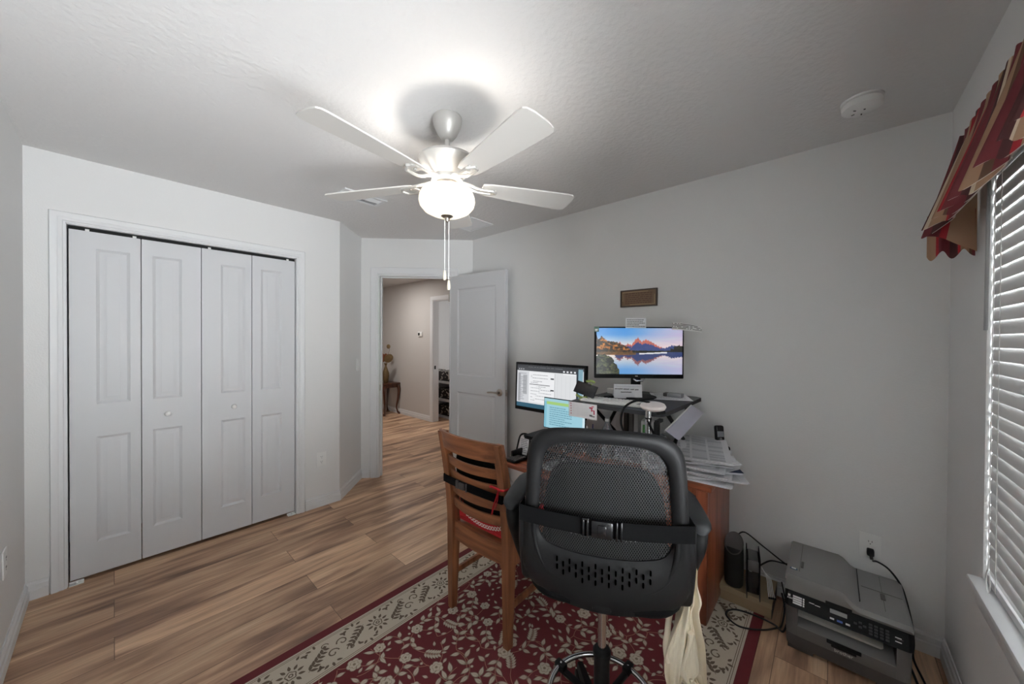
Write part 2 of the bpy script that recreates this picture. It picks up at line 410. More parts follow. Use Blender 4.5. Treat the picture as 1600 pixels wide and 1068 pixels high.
g.box(-.005, .008, 0, .11, 0, 2.07); g.box(.822, .835, 0, .11, 0, 2.07); g.box(0, .83, 0, .11, 2.058, 2.07)
struct('trim_4', g, TRIM, loc=(3.63, 5.05, 0), rot=(0, 0, -pi/2))
g = G(); g.box(.0075, .0095, .02, .05, .9, .96); tagd(build('strike_plate', g, DARK, loc=(3.63, 5.05, 0), rot=(0, 0, -pi/2)), 'dark strike plate on the door jamb across the hallway', 'strike plate')
# thermostat
g = G(); g.box(-.022, 0, -.062, .062, -.042, .042, r=.006); t = thing('thermostat', 'white thermostat with dark display on the hallway wall', 'thermostat', (3.6295, 5.42, 1.50))
build('body', g, WHITEP, t)
g = G(); g.box(-.0235, -.021, .0, .05, -.022, .026, r=.001); build('display', g, DARK, t)
# side table with cabriole legs
t = thing('side_table', 'small dark wooden side table with curved legs in the hallway', 'table', (3.455, 6.30, 0))
g = G(); g.box(-.17, .165, -.235, .235, .565, .590, r=.008); build('tabletop', g, WALNUT, t)
g = G(); g.box(-.145, .14, -.205, .205, .505, .566, r=.003); build('apron', g, WALNUT, t)
for sx_ in (-1, 1):
    for sy_ in (-1, 1):
        pts = catmull([(sx_*.132, sy_*.19, .56), (sx_*.150, sy_*.208, .46), (sx_*.138, sy_*.198, .30), (sx_*.118, sy_*.18, .14), (sx_*.128, sy_*.19, .05), (sx_*.15, sy_*.21, .02), (sx_*.155, sy_*.215, 0)], 4)
        rr = [.026, .028, .031, .030, .029, .027, .025, .023, .021, .019, .018, .016, .015, .014, .014, .014, .015, .016, .018, .019, .02, .02, .022, .022, .022]
        g = G(); g.tube(pts, rr[:len(pts)], 8); build('leg', g, WALNUT, t)
BRONZE = mat('bronze', rgb(112, 62, 38), .4, .5, noise=(25, .4))
OLIVE = mat('patterned_bronze', rgb(104, 84, 54), .45, .4, noise=(40, .55))
t = thing('flower_sculpture', 'bronze vase sculpture with rounded petals and a small disc on the hallway table', 'sculpture', (3.40, 6.21, .590))
g = G(); g.lathe([(0, 0), (.035, 0), (.04, .01), (.052, .06), (.062, .13), (.058, .19), (.034, .26), (.018, .31), (.016, .33), (.03, .36), (.026, .37), (0, .37)], 24); build('vase', g, OLIVE, t)
def petal(cx, cy, cz, a, b_, tilt, m, nm='petal'):
    g = G(); M = Tm(cx, cy, cz) @ frame4((0, 0, 0), (.743*0+.667, -.745, 0), (0, 0, 1)) @ Matrix.Rotation(tilt, 4, 'Z')
    g.lathe([(0, -.006), (.6, -.005), (1, 0), (.6, .006), (0, .008)], 28, M=M @ Matrix.Diagonal((a, b_, 1, 1))); build(nm, g, m, t)
petal(-.05, .055, .47, .075, .085, .5, BRONZE); petal(.03, -.045, .46, .075, .092, -.9, OLIVE); petal(.0, .0, .50, .035, .05, 0, BRONZE)
g = G(); g.tube(catmull([(0, 0, .36), (.02, -.02, .5), (.05, -.045, .62), (.03, -.04, .66)], 6), .003, 6); build('stem', g, BRONZE, t)
petal(.03, -.04, .68, .036, .042, 0, OLIVE, 'disc')
g = G(); g.box(-.04, .04, -.055, .055, 0, .11, r=.004); tagd(build('trinket_box', g, mat('tan_box', rgb(160, 138, 104), .7), loc=(3.335, 6.40, .590)), 'small tan box behind the doorway edge on the hallway table', 'box')
# shelf unit in the room across
PATT = bpy.data.materials.new('damask_box'); PATT.use_nodes = True; nt = PATT.node_tree
vo = nt.nodes.new('ShaderNodeTexVoronoi'); vo.inputs['Scale'].default_value = 22; tcx = nt.nodes.new('ShaderNodeTexCoord'); nt.links.new(tcx.outputs['Object'], vo.inputs['Vector'])
cr = nt.nodes.new('ShaderNodeValToRGB'); cr.color_ramp.interpolation = 'CONSTANT'; cr.color_ramp.elements[0].color = rgb(200, 190, 176); cr.color_ramp.elements[1].position = .33; cr.color_ramp.elements[1].color = rgb(44, 34, 28)
nt.links.new(vo.outputs['Distance'], cr.inputs[0]); nt.links.new(cr.outputs[0], nt.nodes['Principled BSDF'].inputs['Base Color'])
t = thing('storage_shelf', 'white storage shelf seen through the far hallway doorway', 'shelf', (3.97, 5.50, 0))
g = G(); g.box(-.02, .36, -.62, .60, 0, .04); g.box(.34, .36, -.62, .60, 0, .66)
for y in (-.62, -.02, .58): g.box(-.02, .36, y, y+.02, 0, .66)
build('cabinet_body', g, TRIM, t)
for z in (.30, .62):
    g = G(); g.box(-.03, .36, -.62, .60, z, z+.04, r=.002); build('shelf', g, TRIM, t)
for zi, lab in ((.041, 'patterned storage box on the bottom of the white shelf unit'), (.341, 'patterned storage box on the middle of the white shelf unit'), (.661, 'patterned storage box on top of the white shelf unit')):
    for y, ex in ((-.30, ', right one'), (.30, ', left one')):
        g = G(); g.box(-.005, .30, -.25, .25, 0, .17, r=.006)
        tagd(build('storage_box', g, PATT, loc=(3.98, 5.50+y-.02+.01, zi)), lab+ex, 'box', 'patterned boxes on the white shelf')

# ------------------------------------------------------------------ window, blinds, valance
wf = G()
y0 = YW-.14
for (a, b_, c, d) in ((WX0, WX0+.04, WZ0, WZ1), (WX1-.04, WX1, WZ0, WZ1), (WX0, WX1, WZ0, WZ0+.04), (WX0, WX1, WZ1-.04, WZ1), (WX0, WX1, 1.30, 1.34)):
    wf.box(a, b_, y0, y0+.05, c, d, r=.003)
win = struct('window_1', wf, TRIM)
g = G(); g.box(WX0+.04, WX1-.04, y0+.02, y0+.026, WZ0+.04, WZ1-.04)
GLASS = bpy.data.materials.new('window_glass'); GLASS.use_nodes = True; nt = GLASS.node_tree
gl = nt.nodes.new('ShaderNodeBsdfGlossy'); gl.inputs['Roughness'].default_value = .03; tr = nt.nodes.new('ShaderNodeBsdfTransparent'); fr = nt.nodes.new('ShaderNodeFresnel'); ms = nt.nodes.new('ShaderNodeMixShader')
nt.links.new(fr.outputs[0], ms.inputs[0]); nt.links.new(tr.outputs[0], ms.inputs[1]); nt.links.new(gl.outputs[0], ms.inputs[2]); nt.links.new(ms.outputs[0], nt.nodes['Material Output'].inputs['Surface'])
build('pane', g, GLASS, win, 0)
g = G(); g.box(WX0-.02, WX1+.012, YW-.1, YW+.034, WZ0-.004, WZ0+.018, r=.006); g.box(WX0-.01, WX1+.004, YW, YW+.016, WZ0-.07, WZ0-.004, r=.004)
struct('trim_5', g, TRIM)
WM = .93                                          # mullion before the added second sash, out of view
g = G(); g.box(WM-.03, WM+.03, YW-.14, YW-.005, WZ0, WZ1, r=.003); struct('trim_6', g, TRIM)
def blind(xa, xb, tilt, label, wand):
    t = thing('window_blind', label, 'blind', (0, YW-(.014 if tilt > 70 else .03), 0))
    zz = WZ0+.045
    while zz < WZ1-.07:
        g = G(); rows = []
        for x_ in (xa, xb):
            ring = [(-1+2*k_/6) for k_ in range(7)]; ring = [(u*.025, .0025*(1-u*u)) for u in ring]
            ring += [(u, v-.0022) for u, v in reversed(ring)]; ca, sa = cos(R(tilt)), sin(R(tilt))
            rows.append([(x_, u*ca + v*sa, zz-u*sa+v*ca) for u, v in ring])
        g.loft(rows); build('slat', g, SLAT, t, 40); zz += .0435
    g = G(); g.box(xa, xb, -.02, .010, WZ0+.02, WZ0+.045, r=.004); build('bottom_rail', g, TRIM, t)
    g = G(); g.box(xa, xb, -.03, .010, WZ1-.055, WZ1-.002, r=.003); build('head_rail', g, TRIM, t)
    if wand: g = G(); g.tube([(xb-.045, .024, WZ1-.06), (xb-.045, .026, 1.46)], .0045, 8); build('tilt_wand', g, mat('wand_grey', rgb(150, 150, 150), .4), t)
    for x_ in (xa+.12, xb-.12):
        g = G(); g.tube([(x_, .014, WZ1-.06), (x_, .014, WZ0+.03)], .0012, 5); build('ladder_cord', g, WHITEP, t)
    if wand: g = G(); g.tube([(xb-.17, .036, WZ1-.06), (xb-.17, .038, .72)], .0014, 5); g.tube([(xb-.17+.05*sin(a)*.35, .038, .685+.035*cos(a)) for a in [k_*pi/8 for k_ in range(16)]], .0014, 5, closed=True); build('pull_cord', g, WHITEP, t)
blind(WM+.04, WX1-.003, 80, 'white closed slat blind at the right edge under the striped valance', True)
blind(WX0+.012, WM-.04, -32, 'white open slat blind in an unseen window sash added for daylight', False)  # unseen sash and open blind, added to even out the daylight

# valance
VC = {'tan': rgb(172, 138, 110), 'bur': rgb(116, 44, 50), 'mar': rgb(78, 38, 38), 'crm': rgb(214, 196, 172), 'red': rgb(168, 36, 44), 'brn': rgb(104, 74, 56), 'pnk': rgb(206, 110, 120)}
VM = [translucent('valance_'+k_, v, .3) for k_, v in VC.items()]
VI = {k_: i for i, k_ in enumerate(VC)}
pat = [('tan', 4), ('red', 1), ('bur', 5), ('mar', 3), ('red', 1), ('tan', 4), ('brn', 1), ('bur', 4), ('mar', 3), ('crm', 1)]
seq = [VI[c] for c, n in pat for _ in range(n)]
LINING = translucent('valance_lining', rgb(232, 224, 214), .45)
t = thing('window_valance', 'striped burgundy and tan gathered fabric valance above the window', 'valance', (0, 0, 0))
def valance_sheet(inset, n=560, rows=16):
    grid = []
    for i in range(rows+1):
        v = i/rows; row = []
        for j in range(n+1):
            s_ = j/n; X_ = 2.075 - s_*1.85
            ph = 2*pi*(X_/.118) + .8*sin(X_*11)
            ph2 = 2*pi*(X_/.053)+1.3
            Yb = -.338 + .060*v**1.1 + (.036*sin(ph) + .012*sin(ph2))*(v**.9) + .006*sin(ph*2.0+1)*(1-v)
            Zt = 2.15+.004*sin(ph2); Zb = 1.842 - .026*sin(ph+.6) - .012*sin(ph2)
            if j < 14:                           # the end turns back towards the wall
                q_ = 1-j/14; Yb = Yb*(1-q_)+(-.384)*q_; Zb = Zb*(1-q_)+1.745*q_
            Yb -= inset*(0 if j < 16 else 1); row.append((X_-(.006 if inset and j < 16 else 0)+.012*sin(ph*1.0+2)*v, max(Yb, -.386), Zt*(1-v)+Zb*v + inset*.3))
        grid.append(row)
    return grid
g = G(); g.keep = True; g.sheet(valance_sheet(0), lambda i, j: seq[(j//2) % len(seq)]); 
build('valance_fabric', g, VM, t, 80)
g = G(); g.keep = True; g.sheet([r_[20:] for r_ in valance_sheet(.004)], 0); build('valance_lining', g, LINING, t, 80)
# tail under the far end
grid = []
for i in range(9):
    v = i/8; row = []
    for j in range(41):
        s_ = j/40; row.append((2.085-.02*s_+.010*sin(s_*16)*v, -.268-.112*s_, 1.90-(.155+.015*sin(s_*14))*v))
    grid.append(row)
g = G(); g.keep = True; g.sheet(grid, lambda i, j: seq[(j//2) % len(seq)]); build('valance_tail', g, VM, t, 80)
g = G(); g.tube([(.2, -.352, 2.135), (2.07, -.352, 2.135)], .008, 10); g.tube([(2.07, -.352, 2.135), (2.07, -.39, 2.135)], .008, 8); build('curtain_rod', g, WHITEP, t)

# ------------------------------------------------------------------ ceiling fittings
FC = (1.033, 1.333)
t = thing('ceiling_fan', 'brushed nickel ceiling fan with five light grey blades and frosted bowl light', 'ceiling fan', (FC[0], FC[1], H))
g = G(); g.lathe([(0, 0), (.066, 0), (.068, -.01), (.062, -.04), (.045, -.075), (.03, -.095), (.02, -.1), (0, -.1)], 36); build('canopy', g, NICKELP, t)
g = G(); g.cyl(.0115, -.2, -.09, 16); g.lathe([(.02, -.185), (.022, -.2), (.03, -.2)], 20); build('downrod', g, NICKELP, t)
g = G(); g.lathe([(0, -.186), (.10, -.186), (.128, -.192), (.133, -.204), (.128, -.212), (.115, -.232), (.085, -.262), (.072, -.275), (.072, -.292), (.05, -.30), (0, -.30)], 44); build('motor_housing', g, NICKELP, t)
g = G(); g.lathe([(0, -.295), (.04, -.295), (.055, -.305), (.055, -.318), (.043, -.322), (.043, -.345), (.03, -.345), (0, -.345)], 32); build('light_fitter', g, NICKEL, t)
BLADE = mat('fan_blade', rgb(206, 203, 198), .5)
zb = -.305
for k_ in range(5):
    a = R(44.2+72*k_); M = Matrix.Rotation(a, 4, 'Z')
    g = G(); out = []
    for (x_, w_) in ((.165, .040), (.2, .048), (.3, .056), (.42, .064), (.52, .070), (.60, .073), (.622, .071), (.634, .060), (.640, .03)): out.append((x_, w_))
    poly = [(x_, -w_) for x_, w_ in out]+[(x_, w_) for x_, w_ in reversed(out)]
    tl = R(-9)
    g.prism(poly, lambda x_, y_: (x_, y_*cos(tl), zb+y_*sin(tl)), lambda x_, y_: (x_, y_*cos(tl), zb+.006+y_*sin(tl)), M=M)
    b_ = build('blade', g, BLADE, t, 20)
    g = G()
    for s_ in (-1, 1):
        pts = catmull([(.06, s_*.008, -.288), (.10, s_*.016, -.296), (.15, s_*.026, zb-.006+s_*.004), (.215, s_*.026, zb-.006+s_*.004)], 5)
        g.tube(pts, .007, 8, M=M)
    g.tube([(.215, -.026, zb-.010), (.235, 0, zb-.006), (.215, .026, zb-.002)], .007, 8, M=M)
    for (px_, py_) in ((.19, 0), (.225, .018), (.225, -.018)): g.lathe([(0, -.008), (.007, -.006), (.007, 0)], 10, M=M @ Tm(px_, py_, zb-.002))
    build('blade_iron', g, NICKELP, t)
g = G()
prof = [(.108, -.336), (.118, -.345), (.126, -.362), (.129, -.383), (.123, -.405), (.104, -.427), (.072, -.443), (.035, -.450), (.0, -.452)]
inn = [(r_-.004 if r_ > .01 else 0, z_+.004) for r_, z_ in reversed(prof)]
pr0 = prof+inn; g.loft([[(max(r_, 1e-4)*cos(2*pi*j/48), max(r_, 1e-4)*sin(2*pi*j/48), z_) for j in range(48)] for r_, z_ in pr0], cap=False, closed=True); build('bowl_shade', g, BOWL, t)
g = G(); g.lathe([(0, -.440), (.026, -.446), (.028, -.452), (.018, -.458), (.012, -.46), (.011, -.472), (.006, -.478), (0, -.478)], 24); build('finial', g, NICKEL, t)
for (dx, dy, ln, nm) in ((-.010, .004, .70, 0), (.006, -.006, .745, 1)):
    g = G(); g.tube([(dx, dy, -.455), (dx, dy, -ln)], .0017, 6)
    g.lathe([(0, 0), (.006, -.004), (.0075, -.02), (.0085, -.036), (.006, -.046), (0, -.048)], 14, 1, M=Tm(dx, dy, -ln))
    build('pull_chain', g, [WHITEP, CREAM], t)
# smoke detector
t = thing('smoke_detector', 'round white smoke detector on the ceiling near the window', 'smoke detector', (2.115, -.085, H))
g = G(); g.lathe([(0, 0), (.068, 0), (.068, -.008), (.062, -.011), (.062, -.016), (.066, -.018), (.064, -.036), (.05, -.044), (0, -.046)], 40); build('housing', g, WHITEP, t)
g = G()
for a in (0, 1.1, 2.3): g.box(-.005, .005, -.002, .002, -.0465, -.045, M=Tm(.03*cos(a), .03*sin(a), 0, 0, 0, a))
g.cyl(.0035, -.047, -.045, 10, cx=-.01, cy=-.008); build('vent_slot', g, DARK, t)
# supply vent
t = thing('ceiling_vent', 'white louvred supply vent in the ceiling behind the fan blade tip', 'vent', (1.20, 2.54, H))
g = G()
for (a, b_, c, d) in ((-.155, .155, -.085, -.058), (-.155, .155, .058, .085), (-.155, -.125, -.06, .06), (.125, .155, -.06, .06), (-.006, .006, -.06, .06)): g.box(a, b_, c, d, -.010, 0, r=.002)
build('frame', g, TRIM, t)
g = G()
for k_ in range(9): g.box(-.125, .125, -.006, .006, -.0006, .0006, M=Tm(0, -.052+.013*k_, -.007, R(35 if k_ > 4 else -35)))
build('louvre', g, TRIM, t)
g = G(); g.box(-.126, .126, -.06, .06, -.002, -.0005); build('duct_opening', g, DARK, t, 0)
t = thing('return_vent', 'white return air grille in the ceiling beside the desk wall', 'vent', (2.12, 2.40, H))
g = G()
for (a, b_, c, d) in ((-.13, .13, -.155, -.13), (-.13, .13, .13, .155), (-.13, -.105, -.13, .13), (.105, .13, -.13, .13)): g.box(a, b_, c, d, -.008, 0, r=.002)
build('frame', g, TRIM, t)
g = G()
for k_ in range(20): g.box(-.105, .105, -.007, .007, -.0006, .0006, M=Tm(0, -.124+.013*k_, -.005, R(-12)))
build('louvre', g, TRIM, t)
g = G(); g.box(-.106, .106, -.13, .13, -.0015, -.0003); build('duct_opening', g, mat('duct_grey', rgb(160, 160, 158), .8), t, 0)

# ------------------------------------------------------------------ wall plates
def outlet(loc, rz, label):
    t = thing('wall_outlet', label, 'outlet', loc, rz)          # local -y faces the room
    g = G(); g.box(-.0385, .0385, -.006, 0, -.06, .06, r=.003); build('cover_plate', g, WHITEP, t)
    for z in (-.021, .021):
        g = G(); g.lathe([(0, -.0075), (.0165, -.0075), (.0175, -.006), (.0175, -.003)], 24, M=Tm(0, 0, z, -pi/2) @ Matrix.Scale(-1, 4, (0, 0, 1)))
        for x_ in (-.006, .006): g.box(x_-.001, x_+.001, -.0082, -.0074, z, z+.008, 1)
        g.cyl(.0022, .0074, .0082, 8, 1, M=Tm(0, 0, z-.008, pi/2))
        build('socket', g, [WHITEP, DARK], t)
    return t
outlet((1.175, YC, .395), 0, 'white wall outlet beside the closet casing')
outlet((XL, 2.66, .44), pi/2, 'white wall outlet on the left wall at the photo edge')
outlet((XD, -.15, .415), -pi/2, 'white wall outlet above the printer with a black plug in it')
t = thing('light_switch', 'white light switch on the narrow angled wall beside the bedroom door', 'switch', (1.62, 3.5075, 1.16), pi/4)
g = G(); g.box(-.036, .036, -.006, 0, -.058, .058, r=.003); build('cover_plate', g, WHITEP, t)
g = G(); g.box(-.016, .016, -.009, -.005, -.033, .033, r=.002); build('rocker', g, WHITEP, t)

# ------------------------------------------------------------------ rug
RR, RC, RT, RS, RO = (mat('rug_red', rgb(98, 31, 36), .95, noise=(500, .22)), mat('rug_cream', rgb(186, 176, 160), .95, noise=(500, .10)),
                      mat('rug_taupe', rgb(98, 84, 70), .95, noise=(500, .15)), mat('rug_stem', rgb(152, 108, 92), .95, noise=(500, .15)), mat('rug_grey', rgb(126, 112, 98), .95, noise=(400, .2)))
g = G(); X0, X1, Y0, Y1 = .10, 2.42, .245, 1.82; Z0 = .008
g.box(X0, X1, Y0, Y1, 0, Z0)
rw = .045; bwid = .205
def rect(a, b_, c, d, z, mi): g.add([(a, c, z), (b_, c, z), (b_, d, z), (a, d, z)], [(0, 1, 2, 3)], mi)
def ringr(i0, i1, z, mi):
    rect(X0+i0, X1-i0, Y0+i0, Y0+i1, z, mi); rect(X0+i0, X1-i0, Y1-i1, Y1-i0, z, mi); rect(X0+i0, X0+i1, Y0+i1, Y1-i1, z, mi); rect(X1-i1, X1-i0, Y0+i1, Y1-i1, z, mi)
ringr(rw, rw+bwid, Z0+.0002, 1)
for o in (.010, .018): ringr(rw+o, rw+o+.0022, Z0+.0004, 2)
for o in (.186, .195): ringr(rw+o, rw+o+.0025, Z0+.0004, 2)
def poly(pts, z, mi): g.add([(x_, y_, z) for x_, y_ in pts], [list(range(len(pts)))], mi)
FX0, FX1, FY0, FY1 = X0+rw+bwid, X1-rw-bwid, Y0+rw+bwid, Y1-rw-bwid
def inside(x_, y_, m_=.0): return FX0+m_ < x_ < FX1-m_ and FY0+m_ < y_ < FY1-m_
lz = [Z0+.0006]
def leaf2(x_, y_, a, ln, w_, mi=1, out=3, z=None, clip=True):
    cx_, cy_ = x_+cos(a)*ln*.5, y_+sin(a)*ln*.5
    if clip and not (inside(cx_, cy_, .012) and inside(x_+cos(a)*ln, y_+sin(a)*ln, .004)): return
    z = z or lz[0]
    def sh(k_, dz, m_, off=0):
        pts = []
        for i in range(13):
            u = i/6 if i <= 6 else (12-i)/6; sg = 1 if i <= 6 else -1
            if i in (0, 12) and sg < 0: continue
            px_ = off+u*ln*k_+(1-k_)*ln*.5; py_ = sg*w_*k_*sin(pi*min(1, u)**.8)*.5
            pts.append((x_+cos(a)*px_-sin(a)*py_, y_+sin(a)*px_+cos(a)*py_))
        poly(pts, z+dz, m_)
    if out is not None: sh(1.0, 0, out); sh(.76, .0002, mi)
    else: sh(1.0, 0, mi)
    if ln > .022 and out is not None:
        c0 = (x_+cos(a)*ln*.15, y_+sin(a)*ln*.15); c1 = (x_+cos(a)*ln*.7, y_+sin(a)*ln*.7); nx, ny = -sin(a)*.0008, cos(a)*.0008
        poly([(c0[0]-nx, c0[1]-ny), (c1[0], c1[1]), (c0[0]+nx, c0[1]+ny)], z+.0004, out)
def stem(pts, w_, z, mi, clip=True):
    for (a, b_) in zip(pts, pts[1:]):
        if clip and not (inside(*a) and inside(*b_)): continue
        dx, dy = b_[0]-a[0], b_[1]-a[1]; l_ = math.hypot(dx, dy) or 1; nx, ny = -dy/l_*w_/2, dx/l_*w_/2
        poly([(a[0]-nx, a[1]-ny), (b_[0]-nx, b_[1]-ny), (b_[0]+nx, b_[1]+ny), (a[0]+nx, a[1]+ny)], z, mi)
def disc(x_, y_, r_, z, mi, n=10, wob=0, ph=0):
    poly([(x_+r_*(1+wob*sin(5*t_+ph))*cos(t_), y_+r_*(1+wob*sin(5*t_+ph))*sin(t_)) for t_ in [2*pi*i/n for i in range(n)]], z, mi)
def flower(x_, y_, r_, ph):
    if not inside(x_, y_, r_*.7): return
    for lay, (rr_, n_) in enumerate(((1.0, 6), (.62, 5))):
        for i in range(n_):
            a = ph+2*pi*i/n_+lay*.5; cx_, cy_ = x_+cos(a)*r_*rr_*.55, y_+sin(a)*r_*rr_*.55
            if not inside(cx_, cy_, .01): continue
            q_ = r_*rr_*.48; z = Z0+.0010+lay*.0006+.00005*i
            disc(cx_, cy_, q_, z, 4, 10); disc(cx_+cos(a)*q_*.06, cy_+sin(a)*q_*.06, q_*.80, z+.00003+.0002, 1, 10)
    disc(x_, y_, r_*.20, Z0+.0024, 4, 8)
def spray(x_, y_, a, ln, n_, w_):
    pts = [(x_+cos(a+.25*u*u)*ln*u, y_+sin(a+.25*u*u)*ln*u) for u in [i/8 for i in range(9)]]
    stem(pts, .0028, Z0+.0005, 3)
    for i in range(n_):
        u = .15+.8*i/n_; px_, py_ = x_+cos(a+.25*u*u)*ln*u, y_+sin(a+.25*u*u)*ln*u; aa = a+.5*u
        for s_ in (-1, 1): leaf2(px_, py_, aa+s_*(1.0-.25*u), w_*(1.1-.55*abs(u-.45)), w_*.42, 1, 4, Z0+.0008+.00002*i)
    leaf2(pts[-1][0], pts[-1][1], a+.5, w_*.9, w_*.4, 1, 4, Z0+.0012)
# leafy vines wander over the field; flowers and fern sprays sit at their ends
pr_ = random.Random(21); occ = {}
def free(x_, y_, r_):
    ci, cj = int(x_/.03), int(y_/.03)
    for a in range(ci-2, ci+3):
        for b_ in range(cj-2, cj+3):
            for (qx, qy, qr) in occ.get((a, b_), ()):
                if (qx-x_)**2+(qy-y_)**2 < (qr+r_)**2: return False
    return True
def take(x_, y_, r_): occ.setdefault((int(x_/.03), int(y_/.03)), []).append((x_, y_, r_))
def try_leaf(x_, y_, a, ln, w_, lvl=0):
    cx_, cy_ = x_+cos(a)*ln*.58, y_+sin(a)*ln*.58
    if not inside(cx_, cy_, .016) or not free(cx_, cy_, ln*.30): return
    leaf2(x_, y_, a, ln, w_, 1, 4, Z0+.0008+.00012*lvl); take(cx_, cy_, ln*.30)
def try_flower(x_, y_, r_, ph):
    if inside(x_, y_, r_*.9) and free(x_, y_, r_*.8): flower(x_, y_, r_, ph); take(x_, y_, r_*.85); return True
def vine(x_, y_, a, n_, curl):
    pts = [(x_, y_)]
    for i in range(n_):
        a += curl+pr_.uniform(-.10, .10); x_ += cos(a)*.017; y_ += sin(a)*.017; pts.append((x_, y_))
        if i % 2 == 0 and i > 0:
            for s_ in (-1, 1):
                if pr_.random() < .8: try_leaf(x_, y_, a+s_*pr_.uniform(.6, 1.1), pr_.uniform(.040, .056), pr_.uniform(.018, .024), i % 4)
    k_ = pr_.random(); r_ = pr_.uniform(.027, .036)
    if k_ < .6: try_flower(x_+cos(a)*.03, y_+sin(a)*.03, r_, a)
    elif inside(x_, y_, .02) and free(x_+cos(a)*.04, y_+sin(a)*.04, .03): spray(x_, y_, a, .085, 6, .030); take(x_+cos(a)*.04, y_+sin(a)*.04, .035)
    stem(pts, .0030, Z0+.0004, 3)
cen = []
tries = 0
while tries < 5000:
    tries += 1; x_ = pr_.uniform(FX0, FX1); y_ = pr_.uniform(FY0, FY1)
    if all((x_-c[0])**2+(y_-c[1])**2 > .108**2 for c in cen): cen.append((x_, y_))
for (x_, y_) in cen:
    a = pr_.uniform(0, 2*pi); ok = try_flower(x_, y_, pr_.uniform(.026, .036), a)
    for q_ in range(pr_.choice((2, 3))): vine(x_, y_, a+q_*2.2, pr_.randint(6, 10), pr_.choice((-1, 1))*pr_.uniform(.08, .22))
for _ in range(2600):                              # fill what is left with small leaves and berries
    x_ = pr_.uniform(FX0, FX1); y_ = pr_.uniform(FY0, FY1)
    if not inside(x_, y_, .016) or not free(x_, y_, .015): continue
    a = pr_.uniform(0, 6.28)
    if pr_.random() < .75: leaf2(x_-cos(a)*.014, y_-sin(a)*.014, a, .030, .014, 1, 4, Z0+.0007)
    else: disc(x_, y_, .0075, Z0+.0012, 4, 8); disc(x_, y_, .0055, Z0+.0014, 1, 8)
    take(x_, y_, .014)
# border motifs
def border(ax, ay, ux, uy, length):
    n_ = max(1, round(length/.36)); st = length/n_; vx, vy = -uy, ux
    def W(u, v): return (ax+ux*u+vx*v, ay+uy*u+vy*v)
    def lf(u, v, a, ln, w_): x_, y_ = W(u, v); leaf2(x_, y_, a+math.atan2(uy, ux), ln, w_, 2, None, Z0+.0005, False)
    for i in range(n_):
        c = st*(i+.5)
        x_, y_ = W(c, 0); disc(x_, y_, .022, Z0+.0006, 2, 20, .10); disc(x_, y_, .0175, Z0+.0008, 1, 20, .14); disc(x_, y_, .010, Z0+.0010, 2, 10); disc(x_, y_, .005, Z0+.0012, 1, 8)
        for k_ in range(10): a = 2*pi*k_/10+.2; lf(c+cos(a)*.027, sin(a)*.027, a, .028, .013)
        for s_ in (-1, 1):
            for k_ in range(6):
                u = c+s_*(.062+.016*k_); v = s_*(-.035+.013*k_); dirn = 0 if s_ > 0 else pi
                for q_ in (-.8, .8): lf(u, v, dirn+q_+.35, .034-.002*k_, .014)
            pts = [W(c+s_*(.055+.10*k_/10), s_*(-.040+.078*k_/10)) for k_ in range(11)]; stem(pts, .0022, Z0+.0004, 2, False)
            for d_, (cu, cv, r0) in enumerate(((c+s_*.165, -s_*.018, .026), (c+s_*.150, s_*.045, .018))):
                pts = [W(cu+r0*(1-k_/20)*cos(k_*.42)*s_, cv+r0*(1-k_/20)*sin(k_*.42)) for k_ in range(16)]
                stem(pts, .0062-.0015*d_, Z0+.0006, 2, False)
            for k_ in range(6): a = k_*1.1; lf(c+s_*(.080+.016*k_), -s_*.064, a+.3, .026, .012); lf(c+s_*(.040+.015*k_), s_*.062, -a+.8, .024, .011)
mid = rw+.102
border(X0+.2, Y0+mid, 1, 0, X1-X0-.4); border(X0+.2, Y1-mid, 1, 0, X1-X0-.4); border(X0+mid, Y0+.25, 0, 1, Y1-Y0-.5); border(X1-mid, Y0+.25, 0, 1, Y1-Y0-.5)
g.keep = True
rug = build('area_rug', g, [RR, RC, RT, RS, RO], smooth=0)
tagd(rug, 'dark red floral rug with cream scroll border under the desk chairs', 'rug')

# ------------------------------------------------------------------ desk
DT = .700
t = thing('computer_desk', 'cherry wood computer desk crowded with papers and screens against the wall', 'desk', (0, 0, 0))
g = G(); g.box(1.945, 2.465, .430, 1.60, DT-.028, DT, r=.006); build('desktop', g, CHERRYH, t)
g = G(); g.box(1.965, 2.462, .448, .470, .0088, DT-.028, r=.002); build('side_panel', g, CHERRY, t)
g = G(); g.box(1.965, 2.462, 1.565, 1.587, .0088, DT-.028, r=.002); build('side_panel', g, CHERRY, t)
g = G(); g.box(1.965, 2.44, .90, .920, .0088, DT-.028, r=.002); build('side_panel', g, CHERRY, t)
g = G(); g.box(2.44, 2.462, .47, 1.565, .18, DT-.028); build('back_panel', g, CHERRYH, t)
g = G()
g.box(1.950, 1.975, .448, .500, .0088, DT-.028, r=.003); g.box(1.950, 1.975, .872, .92, .0088, DT-.028, r=.003)
g.box(1.956, 1.975, .50, .872, DT-.06, DT-.028); g.box(1.956, 1.975, .50, .872, .0088, .07); g.box(1.956, 1.975, .50, .872, .505, .525)
build('face_frame', g, CHERRY, t)
def panel_front(g, x, y0_, y1_, z0_, z1_):
    st = [(0, 0), (.003, -.006), (.028, -.006), (.032, 0.0), (.055, -.008), (.06, -.008)]
    rs = [[(x+d, y0_+o, z0_+o), (x+d, y1_-o, z0_+o), (x+d, y1_-o, z1_-o), (x+d, y0_+o, z1_-o)] for o, d in st]
    g.add([(x+.015, y0_, z0_), (x+.015, y1_, z0_), (x+.015, y1_, z1_), (x+.015, y0_, z1_)], [(0, 1, 2, 3)])
    g.loft([[(x+.015, p_[1], p_[2]) for p_ in rs[0]]]+rs)
